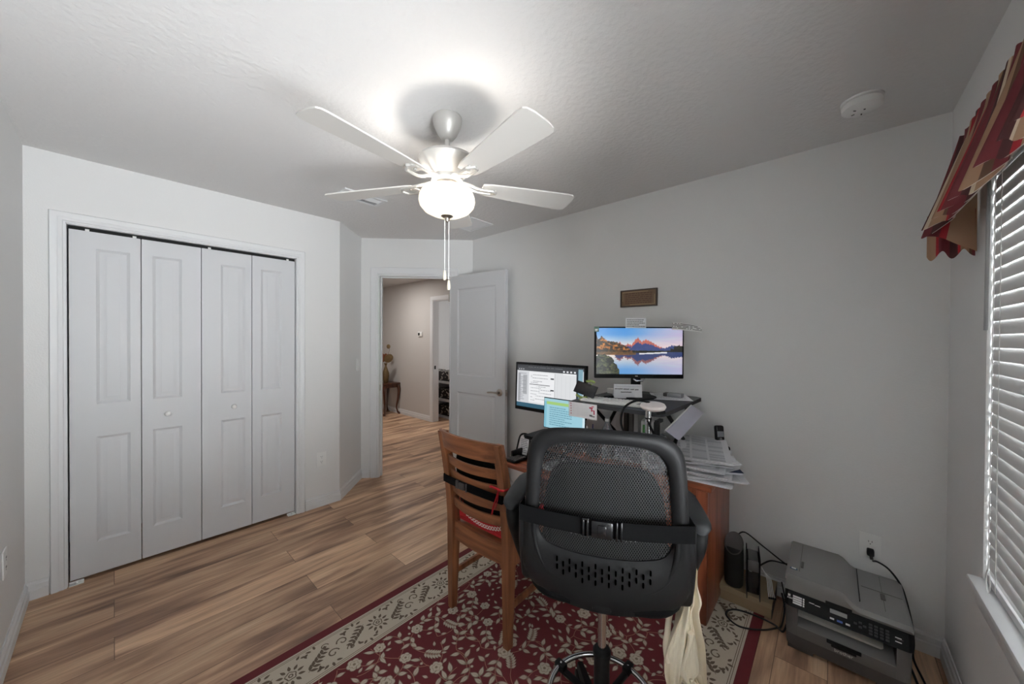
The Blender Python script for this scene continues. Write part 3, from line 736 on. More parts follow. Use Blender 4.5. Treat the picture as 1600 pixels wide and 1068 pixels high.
g = G(); panel_front(g, 1.960, .508, .864, .532, .635); d_ = build('drawer', g, CHERRYH, t, 20)
g = G(); g.lathe([(0, 0), (.006, .002), (.006, .012), (.014, .018), (.013, .026), (0, .028)], 16, M=Tm(1.953, .69, .583, 0, -pi/2, 0)); build('knob', g, NICKEL, d_)
g = G(); panel_front(g, 1.960, .508, .864, .078, .498); d_ = build('door', g, CHERRY, t, 20)
g = G(); g.lathe([(0, 0), (.006, .002), (.006, .012), (.014, .018), (.013, .026), (0, .028)], 16, M=Tm(1.953, .83, .40, 0, -pi/2, 0)); build('knob', g, NICKEL, d_)
g = G(); g.box(1.70, 2.10, .935, 1.625, .600, .616, r=.003); g.box(1.695, 1.712, .935, 1.625, .594, .622, r=.004); build('keyboard_tray', g, CHERRYH, t)
for y in (.955, 1.59): build('tray_rail', G().box(1.78, 2.3, y-.006, y+.006, .616, .672), BLACKP, t)

def rects_part(name, w_, h_, items, m, parent=None, M=None, base=(235, 236, 238), loc=None, rot=None, th=0.0012, dz=.00012):
    """flat printed or lit sheet; items (u0,v0,u1,v1,(r,g,b)) in 0..1 from the lower left, local x-y plane, +z faces the reader"""
    g = G(); g.c = []; M = M or Matrix.Identity(4)
    g.box(0, w_, 0, h_, -th, 0, M=M); g.c += [rgb(*base)]*6
    for i, (a, b_, c, d, col) in enumerate(items):
        z = dz*(1+.05*(i % 20))
        if isinstance(a, list): g.add([(u*w_, v*h_, z) for u, v in a], [list(range(len(a)))], 0, M)
        else: g.add([(a*w_, b_*h_, z), (c*w_, b_*h_, z), (c*w_, d*h_, z), (a*w_, d*h_, z)], [(0, 1, 2, 3)], 0, M)
        g.c.append(rgb(*col))
    g.keep = True
    return build(name, g, m, parent, 0, loc, rot)
def lines(u0, u1, v0, v1, n, col, r_, fill=.55, ragged=True):
    out = []; st = (v1-v0)/n
    for i in range(n):
        v = v1-st*(i+1); u = u0; end = u1-(r_.random()*.35*(u1-u0) if ragged and r_.random() < .3 else 0)
        while u < end-.01:
            w_ = min(r_.uniform(.02, .09)*(u1-u0)*1.4, end-u); out.append((u, v+st*.2, u+w_, v+st*(.2+fill*.75), col)); u += w_+.018*(u1-u0)
    return out

# ---- left monitor with a document window
MX = frame4((2.098, 1.845, .880), (0, -1, 0), (.03, 0, 1))
t = thing('computer_monitor', 'black monitor showing a grey document window, left of the sit-stand platform', 'monitor', (0, 0, 0))
MW, MH = .625, .365
g = G(); g.box(0, MW, 0, MH, -.028, .0, M=MX, r=.004)
g.box(.18, MW-.18, .08, MH-.08, -.05, -.026, M=MX, r=.01); build('monitor_housing', g, BLACKP, t)
r_ = random.Random(3)
it = [(0, 0, 1, .10, (44, 84, 104)), (0, .10, .905, .93, (206, 208, 210)), (0, .93, 1, 1, (52, 54, 58)), (0, .86, .905, .95, (62, 64, 68)), (.905, .10, .93, .93, (40, 50, 60)), (.93, .08, .99, .97, (120, 154, 168)),
      (.0, .10, .20, .84, (196, 198, 202)), (.02, .12, .06, .80, (150, 152, 156)), (.10, .30, .17, .76, (158, 160, 163)), (.20, .14, .60, .84, (222, 223, 225)), (.21, .545, .53, .56, (84, 86, 90)), (.60, .10, .605, .84, (140, 142, 146)),
      (.72, .83, .90, .86, (226, 227, 229))]
it += [(.03+.035*k_, .885, .045+.035*k_, .91, (190, 192, 196)) for k_ in range(3)]+[(.72+.05*k_, .88, .745+.05*k_, .915, (214, 216, 220)) for k_ in range(4)]
it += lines(.0+.02, .9, .945, .965, 1, (128, 130, 134), r_)
it += lines(.23, .50, .58, .80, 6, (150, 152, 156), r_)+lines(.23, .55, .17, .53, 10, (158, 160, 164), r_)+lines(.03, .16, .16, .82, 15, (140, 142, 148), r_)
it += [(.64+.06*k_, .16, .643+.06*k_, .78, (186, 188, 192)) for k_ in range(4)]+[(.54, .70, .59, .73, (60, 62, 66)), (.54, .44, .59, .47, (60, 62, 66))]
rects_part('screen', MW-.036, MH-.045, it, SCREEN, t, MX @ Tm(.018, .027, .0008), base=(200, 202, 205))
g = G(); g.box(2.16, 2.19, 1.50, 1.57, DT+.01, 1.10, r=.006); g.box(2.115, 2.165, 1.50, 1.57, 1.02, 1.10, r=.004); build('stand_neck', g, BLACKP, t)
g = G(); g.box(2.08, 2.28, 1.42, 1.585, DT+.0005, DT+.012, r=.004); build('stand_foot', g, BLACKP, t)

# ---- laptop on a riser, on the keyboard tray
t = thing('laptop_riser', 'black laptop riser standing behind the mesh chair back on the keyboard tray', 'riser', (0, 0, 0))
g = G(); g.box(1.80, 2.06, 1.22, 1.50, .770, .778, r=.002); build('top_plate', g, BLACKP, t)
for y in (1.235, 1.475):
    g = G(); g.tube(catmull([(1.82, y, .6225), (1.84, y, .70), (1.95, y, .72), (2.04, y, .768)], 5), .008, 8); g.tube([(1.81, y, .6255), (2.05, y, .6255)], .008, 8); build('leg', g, BLACKP, t)
t = thing('laptop', 'open laptop with a pale teal document on its screen below the left monitor', 'laptop', (0, 0, 0))
g = G(); g.box(1.80, 2.035, 1.185, 1.505, .7785, .794, r=.004); build('keyboard_base', g, BLACKP, t)
LX = frame4((2.030, 1.515, .800), (0, -1, 0), (.03, 0, 1))
g = G(); g.box(0, .335, 0, .215, -.007, 0, M=LX, r=.003); build('lid', g, BLACKP, t)
it = [(0, .0, .06, 1, (120, 176, 194)), (.06, .80, 1, .90, (152, 188, 112)), (.0, .90, 1, 1, (150, 190, 200)), (.95, 0, 1, .8, (196, 216, 222))]+lines(.14, .7, .1, .75, 9, (92, 140, 156), r_)
rects_part('screen', .325, .203, it, SCREEN, t, LX @ Tm(.005, .006, .0008), base=(146, 190, 204))

# ---- small black stand with papers at the tray's left end
t = thing('message_stand', 'small black wire stand holding white notes at the left end of the desk tray', 'stand', (1.86, 1.575, .6165))
g = G(); g.tube(catmull([(0, .05, .004), (.02, .052, .06), (.03, .03, .14), (.035, -.03, .15), (.03, -.05, .10), (.0, -.05, .004)], 6), .006, 8); g.box(-.03, .06, -.055, .055, 0, .006, r=.002); build('stand_frame', g, BLACKP, t)
rects_part('note', .075, .12, lines(.1, .9, .1, .9, 8, (110, 112, 118), r_), PRINT, t, frame4((.02, .035, .012), (0, -1, 0), (.12, 0, 1)))
t = thing('numeric_keypad', 'black keypad lying at the left edge of the keyboard tray', 'keypad', (1.715, 1.555, .6225))
g = G(); g.box(.0, .125, -.045, .045, 0, .012, r=.004); build('keypad_body', g, BLACKP, t)
g = G()
for i in range(5):
    for j in range(4): g.box(.012+.022*i, .030+.022*i, -.040+.0205*j, -.023+.0205*j, .011, .017, r=.002)
build('keys', g, GREYD, t)
# papers on the tray, seen through the mesh
for i, (x_, y_, a, w_, h_, lab) in enumerate(((1.76, 1.36, .1, .2, .27, 'white sheet of paper lying on the keyboard tray behind the mesh chair back'), (1.75, 1.13, -.15, .2, .25, 'white paper on the keyboard tray, nearest the desk drawers'))):
    o = rects_part('paper_sheet', w_, h_, lines(.1, .9, .1, .9, 14, (130, 132, 138), r_), PRINT, None, None, loc=(x_, y_, .6245+.0015*i), rot=(0, 0, -pi/2+a)); tagd(o, lab, 'paper')

# ---- sit-stand platform
PZ = 1.065
t = thing('standing_desk_platform', 'raised dark grey sit-stand platform on the desk carrying keyboard and monitor', 'platform', (0, 0, 0))
g = G(); pts = [(1.775, .66), (1.79, .62), (1.84, .605), (2.43, .60), (2.455, .63), (2.455, 1.10), (2.43, 1.135), (1.84, 1.14), (1.79, 1.135), (1.775, 1.10)]
g.prism(pts, lambda x_, y_: (x_, y_, PZ-.022), lambda x_, y_: (x_, y_, PZ)); build('platform_top', g, mat('platform_grey', rgb(52, 53, 55), .5, noise=(200, .1)), t)
for y in (.66, 1.09):
    g = G(); g.tube([(1.985, y, DT+.028), (2.40, y, PZ-.030)], .011, 8); g.tube([(2.40, y+.014*(1 if y > .9 else -1), DT+.028), (1.95, y+.014*(1 if y > .9 else -1), PZ-.030)], .011, 8); build('scissor_leg', g, BLACKP, t)
g = G(); g.box(1.96, 2.44, .645, .675, DT+.0005, DT+.02, r=.003); g.box(1.96, 2.44, 1.075, 1.105, DT+.0005, DT+.02, r=.003); g.box(2.40, 2.44, .66, 1.1, DT+.0005, DT+.018, r=.003); build('base_frame', g, BLACKP, t)

# ---- right monitor, turned towards the room
a0 = R(-50); U = (cos(a0), sin(a0), 0)            # along the screen, left to right
MC = Vector((2.165, .885, 1.343)); MW2, MH2 = .545, .318
O2 = MC-Vector(U)*MW2/2-Vector((0, 0, MH2/2))
M2 = frame4(O2, U, (0, 0, 1))
t = thing('computer_monitor', 'black monitor displaying a mountain lake sunrise picture, on the raised platform', 'monitor', (0, 0, 0))
g = G(); g.box(0, MW2, 0, MH2, -.022, 0, M=M2, r=.004); g.box(.12, MW2-.12, .06, MH2-.07, -.045, -.02, M=M2, r=.01); build('monitor_housing', g, BLACKP, t)
def mtn(u, seed):                                 # ridge line of the range
    pk = [(0.22, .62), (.27, .70), (.325, .60), (.365, .665), (.41, .63), (.45, .74), (.485, .795), (.525, .70), (.575, .755), (.62, .72), (.66, .68), (.72, .61), (.79, .565), (.84, .60), (.88, .63), (.93, .615), (1.0, .60)]
    if u < .22: return .56
    for (a, b_), (c, d) in zip(pk, pk[1:]):
        if u <= c: return b_+(d-b_)*(u-a)/(c-a)+.010*sin(u*210+seed)+.006*sin(u*470)
    return .6
def hsh(i, j):
    q_ = sin(i*127.1+j*311.7)*43758.5453; return q_-math.floor(q_)
def vn(x_, y_):
    i, j = math.floor(x_), math.floor(y_); fx, fy = x_-i, y_-j; fx = fx*fx*(3-2*fx); fy = fy*fy*(3-2*fy)
    return (hsh(i, j)*(1-fx)+hsh(i+1, j)*fx)*(1-fy)+(hsh(i, j+1)*(1-fx)+hsh(i+1, j+1)*fx)*fy
def fb(x_, y_): return .55*vn(x_, y_)+.3*vn(2.1*x_+5, 2.1*y_+9)+.15*vn(4.3*x_+1, 4.3*y_)
def mix(a, b_, k_): k_ = max(0, min(1, k_)); return tuple(p_+(q_-p_)*k_ for p_, q_ in zip(a, b_))
def lake(u, v):
    def skyc(u, h):                              # h 0 at horizon .. 1 at top
        c = mix((246, 216, 190), (76, 140, 204), min(1, h*1.45)*(1-.55*max(0, u-.35)*1.6))
        k_ = fb(u*5-h*3, h*9+u*2)*max(0, (u-.42))*2.4
        c = mix(c, (178, 160, 196), k_*.9)
        return mix(c, (244, 240, 236), max(0, .55-u)*.5*(1-h))
    shore = .475+.012*sin(u*9); r0 = mtn(u, 0)
    def mount(u, hh, r):
        top = (hh-.50)/(r-.50+1e-6); n_ = fb(u*42, hh*26)
        c = mix((40, 62, 112), (66, 74, 120), n_)
        if top > .52+.30*n_ and .2 < u < .76: c = mix((206, 112, 84), (146, 84, 84), fb(u*60+3, hh*30))
        return c if .78 > u or True else c
    if v > shore:
        trees = .50+.025*fb(u*60, 3)+(.22*fb(u*30, 1)+.13)*max(0, 1-u/.40)**.55*(1 if u < .40 else 0)+(.10*fb(u*40, 7) if u > .86 else 0)+(.06 if u > .9 else 0)
        if u < .10: trees += .06
        if v < trees:
            n_ = fb(u*50, v*40)
            if u < .42: c = mix((34, 30, 22), (206, 128, 48), max(0, (fb(u*34+9, v*26)-.40)*3.2)*(1 if v > .53 else .4)); return c
            return mix((16, 20, 20), (62, 54, 34), n_*.8)
        if v < r0: return mount(u, v, r0)
        return skyc(u, (v-.55)/.45)
    if u < .27 and v < .36*(1-(u/.27)**3)+.14*fb(u*26, v*20): n_ = fb(u*44, v*36); return mix((10, 18, 10), (92, 96, 54), max(0, n_-.35)*2.0)
    if v > shore-.045-.03*max(0, .4-u) and u < .46: return mix((60, 48, 28), (134, 96, 52), fb(u*50, v*60))
    if v > shore-.03 and .5 < u < .82: return (206, 206, 208)
    vm = shore-(v-shore)*-1*-1; mir = .96-v          # mirror about the shore
    mr_ = mtn(u+.006*sin(v*160), 0)-.02
    if mir < .545 and u < .42: return mix((60, 54, 40), (172, 108, 52), fb(u*40, v*60))
    if mir < mr_: return mix(mount(u, mir, mr_+.01), (34, 44, 76), .35)
    c = skyc(u, (mir-.55)/.45); return mix(c, (126, 148, 176), .22)
NX, NY = 230, 128; sw, sh = MW2-.02, MH2-.034
g = G(); g.c = []; g.keep = True
vs = [(sw*i/NX, sh*j/NY, 0) for j in range(NY+1) for i in range(NX+1)]
fs = []; 
for j in range(NY):
    for i in range(NX):
        fs.append((j*(NX+1)+i, j*(NX+1)+i+1, (j+1)*(NX+1)+i+1, (j+1)*(NX+1)+i)); g.c.append(rgb(*lake((i+.5)/NX, (j+.5)/NY)))
g.add(vs, fs, 0, M2 @ Tm(.010, .026, .0012)); build('screen', g, SCREEN, t, 0)
g = G(); g.box(MW2*.458, MW2*.468, .0115, .0165, .0005, .0012, M=M2, r=.0003); g.box(MW2*.471, MW2*.485, .0115, .0165, .0005, .0012, M=M2, r=.0003); build('logo', g, WHITEP, t, 0)
pc = MC-Vector((U[1]*-1, U[0], 0))*0
nb = Vector((-U[1], U[0], 0))                   # away from the viewer
ctr = Vector((MC.x, MC.y, 0))
g = G(); Mst = Matrix.Translation((MC.x, MC.y, 0)) @ Matrix.Rotation(a0, 4, 'Z')
g.box(-.03, .03, .055, .075, PZ+.008, 1.36, M=Mst, r=.006); g.box(-.03, .03, .04, .06, 1.28, 1.36, M=Mst); build('stand_neck', g, BLACKP, t)
g = G(); g.lathe([(0, PZ+.0006), (.11, PZ+.0006), (.108, PZ+.008), (0, PZ+.012)], 36, M=Mst @ Tm(0, .02, 0)); build('stand_foot', g, BLACKP, t)
g = G(); g.tube([(-.035, -.004, 1.182), (-.02, -.012, 1.170), (.02, -.012, 1.170), (.035, -.004, 1.182)], .005, 8, M=Mst); build('stand_ring', g, CHROME, t)
# paper on the monitor
tm = lambda u, v, z=.002: M2 @ Tm(u*MW2, v*MH2, z)
tagd(rects_part('paper_note', .125, .062, lines(.06, .94, .1, .92, 5, (120, 122, 120), r_), PRINT, None, tm(.345, .975, .001)), 'typed white note standing on the top edge of the lake picture monitor', 'note')
g = G(); g.c = []; g.keep = True                 # curled strip at the right corner
n_ = 24; cw = .17
for i in range(n_):
    for k_ in range(2):
        pass
base_i = 0; vs = []; fs = []
for i in range(n_+1):
    u = i/n_; z = .004+.035*(max(0, u-.35))**1.5; dr = -.018*u*u
    for v in (0, 1): vs.append((u*cw, v*(.046-.014*u*u)+dr*.6+.004*(1-u), z))
for i in range(n_): fs.append((2*i, 2*i+2, 2*i+3, 2*i+1)); g.c.append(rgb(232, 232, 230))
Mc = tm(.86, .935, .002); g.add(vs, fs, 0, Mc)
for ln in range(4):
    for i in range(n_):
        if r_.random() < .85:
            a, b_ = .2+.2*ln, .29+.2*ln; p0 = Vector(vs[2*i]); p1 = Vector(vs[2*i+1]); q0 = Vector(vs[2*i+2]); q1 = Vector(vs[2*i+3]); e_ = Vector((0, 0, .0006))
            g.add([p0.lerp(p1, a)+e_, q0.lerp(q1, a)+e_, q0.lerp(q1, b_)+e_, p0.lerp(p1, b_)+e_], [(0, 1, 2, 3)], 0, Mc); g.c.append(rgb(70, 72, 74))
tagd(build('paper_strip', g, PRINT, None, 0), 'curled strip of typed paper taped to the right corner of the lake picture monitor', 'note')
g = G(); g.box(0, .03, 0, .032, 0, .001, M=tm(-.01, .90)); g.box(.006, .022, .004, .018, .001, .0016, 1, M=tm(-.01, .90)); tagd(build('corner_sticker', g, [mat('sticker_green', rgb(96, 124, 104), .6), WHITEP], None, 0), 'small green and white sticker on the upper corner of the lake picture monitor', 'sticker')

# wall plaque
t = thing('wall_plaque', 'small brown carved plaque hanging on the wall above the monitors', 'plaque', (XD, 1.02, 1.717), -pi/2)
PB = mat('plaque_brown', rgb(116, 92, 68), .6, noise=(40, .12)); PDK = mat('plaque_edge', rgb(62, 50, 40), .5)
g = G(); g.box(-.128, .128, -.012, -.002, -.058, .058, r=.001); build('board', g, PB, t)
g = G()
for (a, b_, c, d) in ((-.132, .132, .052, .061), (-.132, .132, -.061, -.052), (-.132, -.123, -.055, .055), (.123, .132, -.055, .055)): g.box(a, b_, -.016, -.001, c, d, r=.002)
build('frame', g, PDK, t)
g = G(); g.box(-.115, .07, -.0135, -.012, .043, .046); g.box(-.06, .115, -.0135, -.012, -.046, -.043); g.box(-.116, -.113, -.0135, -.012, -.02, .046); g.box(.113, .116, -.0135, -.012, -.046, .02); build('inlay_border', g, mat('plaque_gold', rgb(168, 146, 110), .5), t, 0)
g = G()
for k_ in range(6):
    u = -.095
    while u < .09:
        w_ = r_.uniform(.008, .026); g.box(u, min(u+w_, .098), -.0132, -.012, .030-.0135*k_, .036-.0135*k_); u += w_+.005
build('lettering', g, mat('plaque_ink', rgb(84, 52, 36), .6), t, 0)

# ---- things on the platform
t = thing('wireless_keyboard', 'white full size keyboard on the raised platform', 'keyboard', (1.885, .875, PZ+.0004), -pi/2+.10)
g = G(); g.box(-.215, .215, -.062, .062, 0, .014, r=.004); build('keyboard_body', g, WHITEP, t)
g = G()
for j in range(5):
    for i in range(15): g.box(-.208+.0205*i+.003*(j % 2), -.190+.0205*i+.003*(j % 2), -.052+.021*j, -.035+.021*j, .0135, .019, r=.0025, seg=1)
for j in range(5):
    for i in range(4): g.box(.125+.0205*i, .143+.0205*i, -.052+.021*j, -.035+.021*j, .0135, .019, r=.0025, seg=1)
kc = build('keys', g, WHITEP, t, 30); kc['kind'] = 'stuff'
g = G(); g.box(.104, .123, -.055, .055, .0138, .0146); g.box(-.21, .21, .052, .058, .0138, .0144); build('dark_insert', g, GREYL, t, 0)
t = thing('desk_phone_stand', 'green holder with a black smartphone at the left corner of the raised platform', 'phone holder', (1.845, 1.075, PZ+.0004))
GRN = mat('lime_plastic', rgb(150, 168, 96), .4)
g = G(); g.lathe([(0, 0), (.028, 0), (.032, .004), (.02, .012), (0, .014)], 24, sy=1.3); g.tube(catmull([(0, 0, .01), (.03, -.01, .05), (.035, -.02, .095)], 5), .007, 8); g.tube(catmull([(-.012, .05, .03), (-.016, .02, .018), (-.012, -.02, .016)], 5), .008, 8); g.tube(catmull([(.033, .01, .108), (.036, -.02, .112), (.03, -.045, .106)], 5), .007, 8); build('holder', g, GRN, t)
tagd(build('smartphone', G().box(-.068, .068, -.036, .036, -.004, .004, r=.0035, M=frame4((1.850, 1.075, PZ+.065), (.04, -.96, -.22), (.42, -.2, .88))), BLACKG, None), 'black smartphone resting tilted in the green holder', 'phone')
t = thing('sign_card', 'white tent card with two lines of bold print below the lake picture monitor', 'sign', (0, 0, 0))
SM = frame4((2.035, .985, PZ+.002), (cos(R(-56)), sin(R(-56)), 0), (.14, .12, 1))
g = G(); g.box(0, .165, 0, .085, -.0015, 0, M=SM); build('card', g, PAPER, t, 0)
g = G()                                            # unreadable print: word-length rows of short uneven strokes
for (u0, u1, v0) in ((.006, .052, .056), (.056, .092, .055), (.097, .120, .054), (.124, .146, .053), (.040, .104, .037)):
    u = u0
    while u < u1-.001:
        w_ = r_.uniform(.0012, .0026); g.box(u, min(u+w_, u1), v0-r_.uniform(.0022, .0034), v0+r_.uniform(.0022, .0036), .0001, .0004, M=SM); u += w_+.0007
build('lettering', g, mat('sign_ink', rgb(60, 60, 64), .8), t, 0)
SB = frame4((2.085, 1.02, PZ+.002), (cos(R(-56)), sin(R(-56)), 0), (-.5, -.4, 1)); g = G(); g.box(0, .165, 0, .09, 0, .0015, M=SB); build('card_back', g, PAPER, t, 0)
g = G(); g.box(2.20, 2.225, 1.02, 1.115, PZ+.0005, PZ+.032, r=.002); tagd(build('card_box', g, WHITEP), 'small white box standing behind the keyboard on the raised platform', 'box')
g = G(); g.box(-.03, .03, -.012, .012, 0, .016, r=.004); tagd(build('usb_receiver', g, BLACKG, loc=(2.03, 1.02, PZ+.0005), rot=(0, 0, -.9)), 'small black gadget between the white box and the white card', 'gadget')
t = thing('hard_drive', 'small silver box with dark end at the back right of the raised platform', 'drive', (2.335, .735, PZ+.0005), -pi/2)
g = G(); g.box(-.03, .055, -.03, .03, 0, .026, r=.005); build('case', g, mat('silver_plastic', rgb(150, 152, 156), .35, .5), t)
g = G(); g.box(-.055, -.028, -.024, .024, .002, .024, r=.003); build('end_cap', g, GREYD, t)
tagd(rects_part('paper_sheet', .215, .279, lines(.1, .9, .1, .9, 16, (160, 162, 166), r_), PRINT, None, None, loc=(2.16, .79, PZ+.0025), rot=(0, 0, R(-64))), 'white printed sheet lying right of the keyboard on the raised platform', 'paper')
# calendar card hanging off the platform edge
it = [(.07, .85-.17*k_, .10, .93-.17*k_, (176, 60, 84)) for k_ in range(5)]+[(.18+.15*k_, .1, .183+.15*k_, .9, (208, 206, 206)) for k_ in range(4)]+[(.12, .2+.2*k_, .7, .205+.2*k_, (206, 206, 206)) for k_ in range(4)]
it += [(.74, .70, .86, .80, (196, 70, 96)), (.80, .52, .84, .72, (182, 56, 84)), (.82, .56, .92, .62, (190, 64, 90)), (.88, .34, .92, .58, (178, 50, 80)), (.74, .18, .84, .30, (96, 96, 100)), (.80, .16, .92, .24, (120, 116, 118)), (.82, .82, .90, .88, (200, 80, 104))]
tagd(rects_part('calendar_card', .182, .085, it, PRINT, None, frame4((1.7720, 1.138, PZ-.087), (0, -1, .0), (-.05, 0, 1)), base=(228, 226, 226)), 'white calendar card with red markings taped to the front edge of the platform', 'calendar')

# ---- clip-on gooseneck desk lamp
t = thing('desk_lamp', 'white-headed clip-on desk lamp with curled black neck on the platform edge', 'lamp', (0, 0, 0))
g = G(); ML = Tm(1.735, .640, 1.102, 0, R(-8), R(-42))
g.lathe([(0, -.012), (.9, -.010), (1, 0), (.92, .010), (.6, .016), (0, .018)], 36, M=ML @ Matrix.Diagonal((.052, .082, 1, 1))); build('lamp_head', g, mat('lamp_white', rgb(236, 226, 222), .4), t)
g = G(); g.box(-.02, .02, .045, .078, -.024, -.010, M=ML, r=.003); g.box(-.02, .02, -.078, -.05, -.024, -.010, M=ML, r=.003); build('head_joint', g, BLACKP, t)
g = G(); g.cyl(.015, .915, 1.088, 20, cx=1.745, cy=.665); g.cyl(.0155, 1.035, 1.043, 20, 1, cx=1.745, cy=.665); build('post', g, [CHROME, BLACKP], t)
g = G(); g.tube(catmull([(1.735, .655, 1.118), (1.735, .72, 1.120), (1.735, .785, 1.075), (1.735, .800, 1.00), (1.735, .775, .945), (1.735, .70, .915), (1.735, .62, .917)], 8), .0055, 8); build('gooseneck', g, BLACKP, t)
g = G(); g.box(1.715, 1.765, .600, .640, .905, .950, r=.004); g.box(1.725, 1.755, .61, .632, .945, 1.03, M=Tm(0, 0, 0), r=.004); g.tube([(1.735, .62, .94), (1.735, .665, 1.03)], .006, 8); g.box(1.735, 1.80, .612, .632, 1.020, 1.036, r=.002); g.box(1.735, 1.80, .612, .632, 1.07, 1.078, r=.002); build('clamp', g, BLACKP, t)
g = G(); g.tube(catmull([(1.735, .60, .925), (1.75, .570, .93), (1.755, .555, .90), (1.76, .565, .86), (1.77, .57, .82), (1.75, .58, .80), (1.76, .565, .78), (1.79, .575, .74)], 8), .003, 6)
g.tube(catmull([(1.765, .56, .86), (1.75, .585, .85), (1.77, .555, .84), (1.76, .59, .855), (1.775, .55, .85)], 8), .0032, 6, closed=False); g.box(1.78, 1.80, .565, .585, .722, .745, r=.003); build('cable', g, BLACKP, t)

# ---- objects under the platform
t = thing('water_bottle', 'clear plastic water bottle with white cap under the platform', 'bottle', (2.02, 1.02, DT+.0005))
CLR = mat('clear_plastic', rgb(214, 220, 224), .12, trans=.75)
g = G(); g.lathe([(0, 0), (.030, 0), (.032, .01), (.031, .12), (.033, .15), (.030, .175), (.016, .205), (.013, .225), (0, .226)], 24); build('bottle_body', g, CLR, t)
g = G(); g.cyl(.0155, .222, .240, 20); build('cap', g, WHITEP, t)
t = thing('paper_tray_stack', 'stack of grey files lying flat under the raised platform', 'files', (2.14, .87, DT+.0005), .1)
g = G(); g.box(-.11, .14, -.12, .12, 0, .018, r=.003); build('folder', g, WHITEP, t)
g = G(); g.box(-.115, .13, -.115, .115, .0185, .075, r=.004); build('file_box', g, mat('file_grey', rgb(150, 150, 156), .5), t)
g = G(); g.box(-.10, .135, -.118, .11, .0755, .10, M=Tm(0, 0, 0, 0, 0, .05), r=.003); build('binder', g, mat('binder_lilac', rgb(160, 160, 172), .45), t)
t = thing('tissue_box', 'white carton with a green label standing beside the lamp post', 'carton', (2.02, .775, DT+.0005), .2)
g = G(); g.box(-.03, .03, -.028, .028, 0, .265, r=.002); build('carton_body', g, WHITEP, t)
g = G(); g.box(-.031, -.0302, -.022, .020, .20, .245); build('label', g, mat('label_green', rgb(84, 150, 76), .6), t, 0, ); t.children[-1]['label'] = 'green label'
for k_, (x_, y_, h_, c_, lab) in enumerate(((2.36, 1.02, .27, (64, 54, 46), 'dark brown book standing at the back under the platform, leftmost of the upright books'), (2.36, .985, .26, (132, 128, 122), 'grey book standing between the dark and white upright books'), (2.36, .950, .25, (202, 200, 196), 'white book standing upright at the back under the platform, rightmost of the upright books'))):
    g = G(); g.box(-.08, .08, -.014, .014, 0, h_, r=.002); tagd(build('book', g, mat('book_cover', rgb(*c_), .6), loc=(x_, y_, DT+.0005)), lab, 'book')
t = thing('pen_cup', 'black wire cup with pens between the laptop and the water bottle', 'cup', (2.03, 1.135, DT+.0005))
g = G(); g.lathe([(0, 0), (.036, 0), (.040, .10), (.038, .10), (.034, .003), (0, .003)], 24); build('cup', g, BLACKP, t)
for k_, c_ in enumerate(((30, 30, 34), (200, 206, 214), (40, 60, 120))):
    g = G(); g.tube([(.01*cos(k_*2), .01*sin(k_*2), .006), (.026*cos(k_*2), .026*sin(k_*2), .15+.02*k_)], .0035, 8); tagd(build('pen', g, mat('pen_barrel', rgb(*c_), .4), loc=(2.03, 1.135, DT+.0005)), ['black pen in the wire cup', 'pale silver pen in the wire cup', 'dark blue pen in the wire cup'][k_], 'pen')

# ---- leaning clipboard
t = thing('clipboard', 'pale lilac clipboard leaning diagonally from the papers to the platform corner', 'clipboard', (0, 0, 0))
CM = frame4((1.765, .535, .925), (.39, .045, .165), (-.05, -.80, .12))
CM = frame4((1.808, .607, .975), (.40, -.02, .085), (0, -.045, -.027)) @ Matrix.Scale(.9, 4)
g = G(); g.box(0, .42, 0, .082, -.004, 0, M=CM, r=.001); build('board', g, mat('clip_lilac', rgb(176, 176, 190), .4), t)
g = G(); g.box(.02, .40, .012, .076, .0002, .003, M=CM); build('paper_pad', g, mat('pad_paper', rgb(196, 196, 208), .7), t)
g = G(); g.box(0, .42, -.004, .004, -.006, .008, M=CM, r=.002); build('spine_clip', g, WHITEP, t)

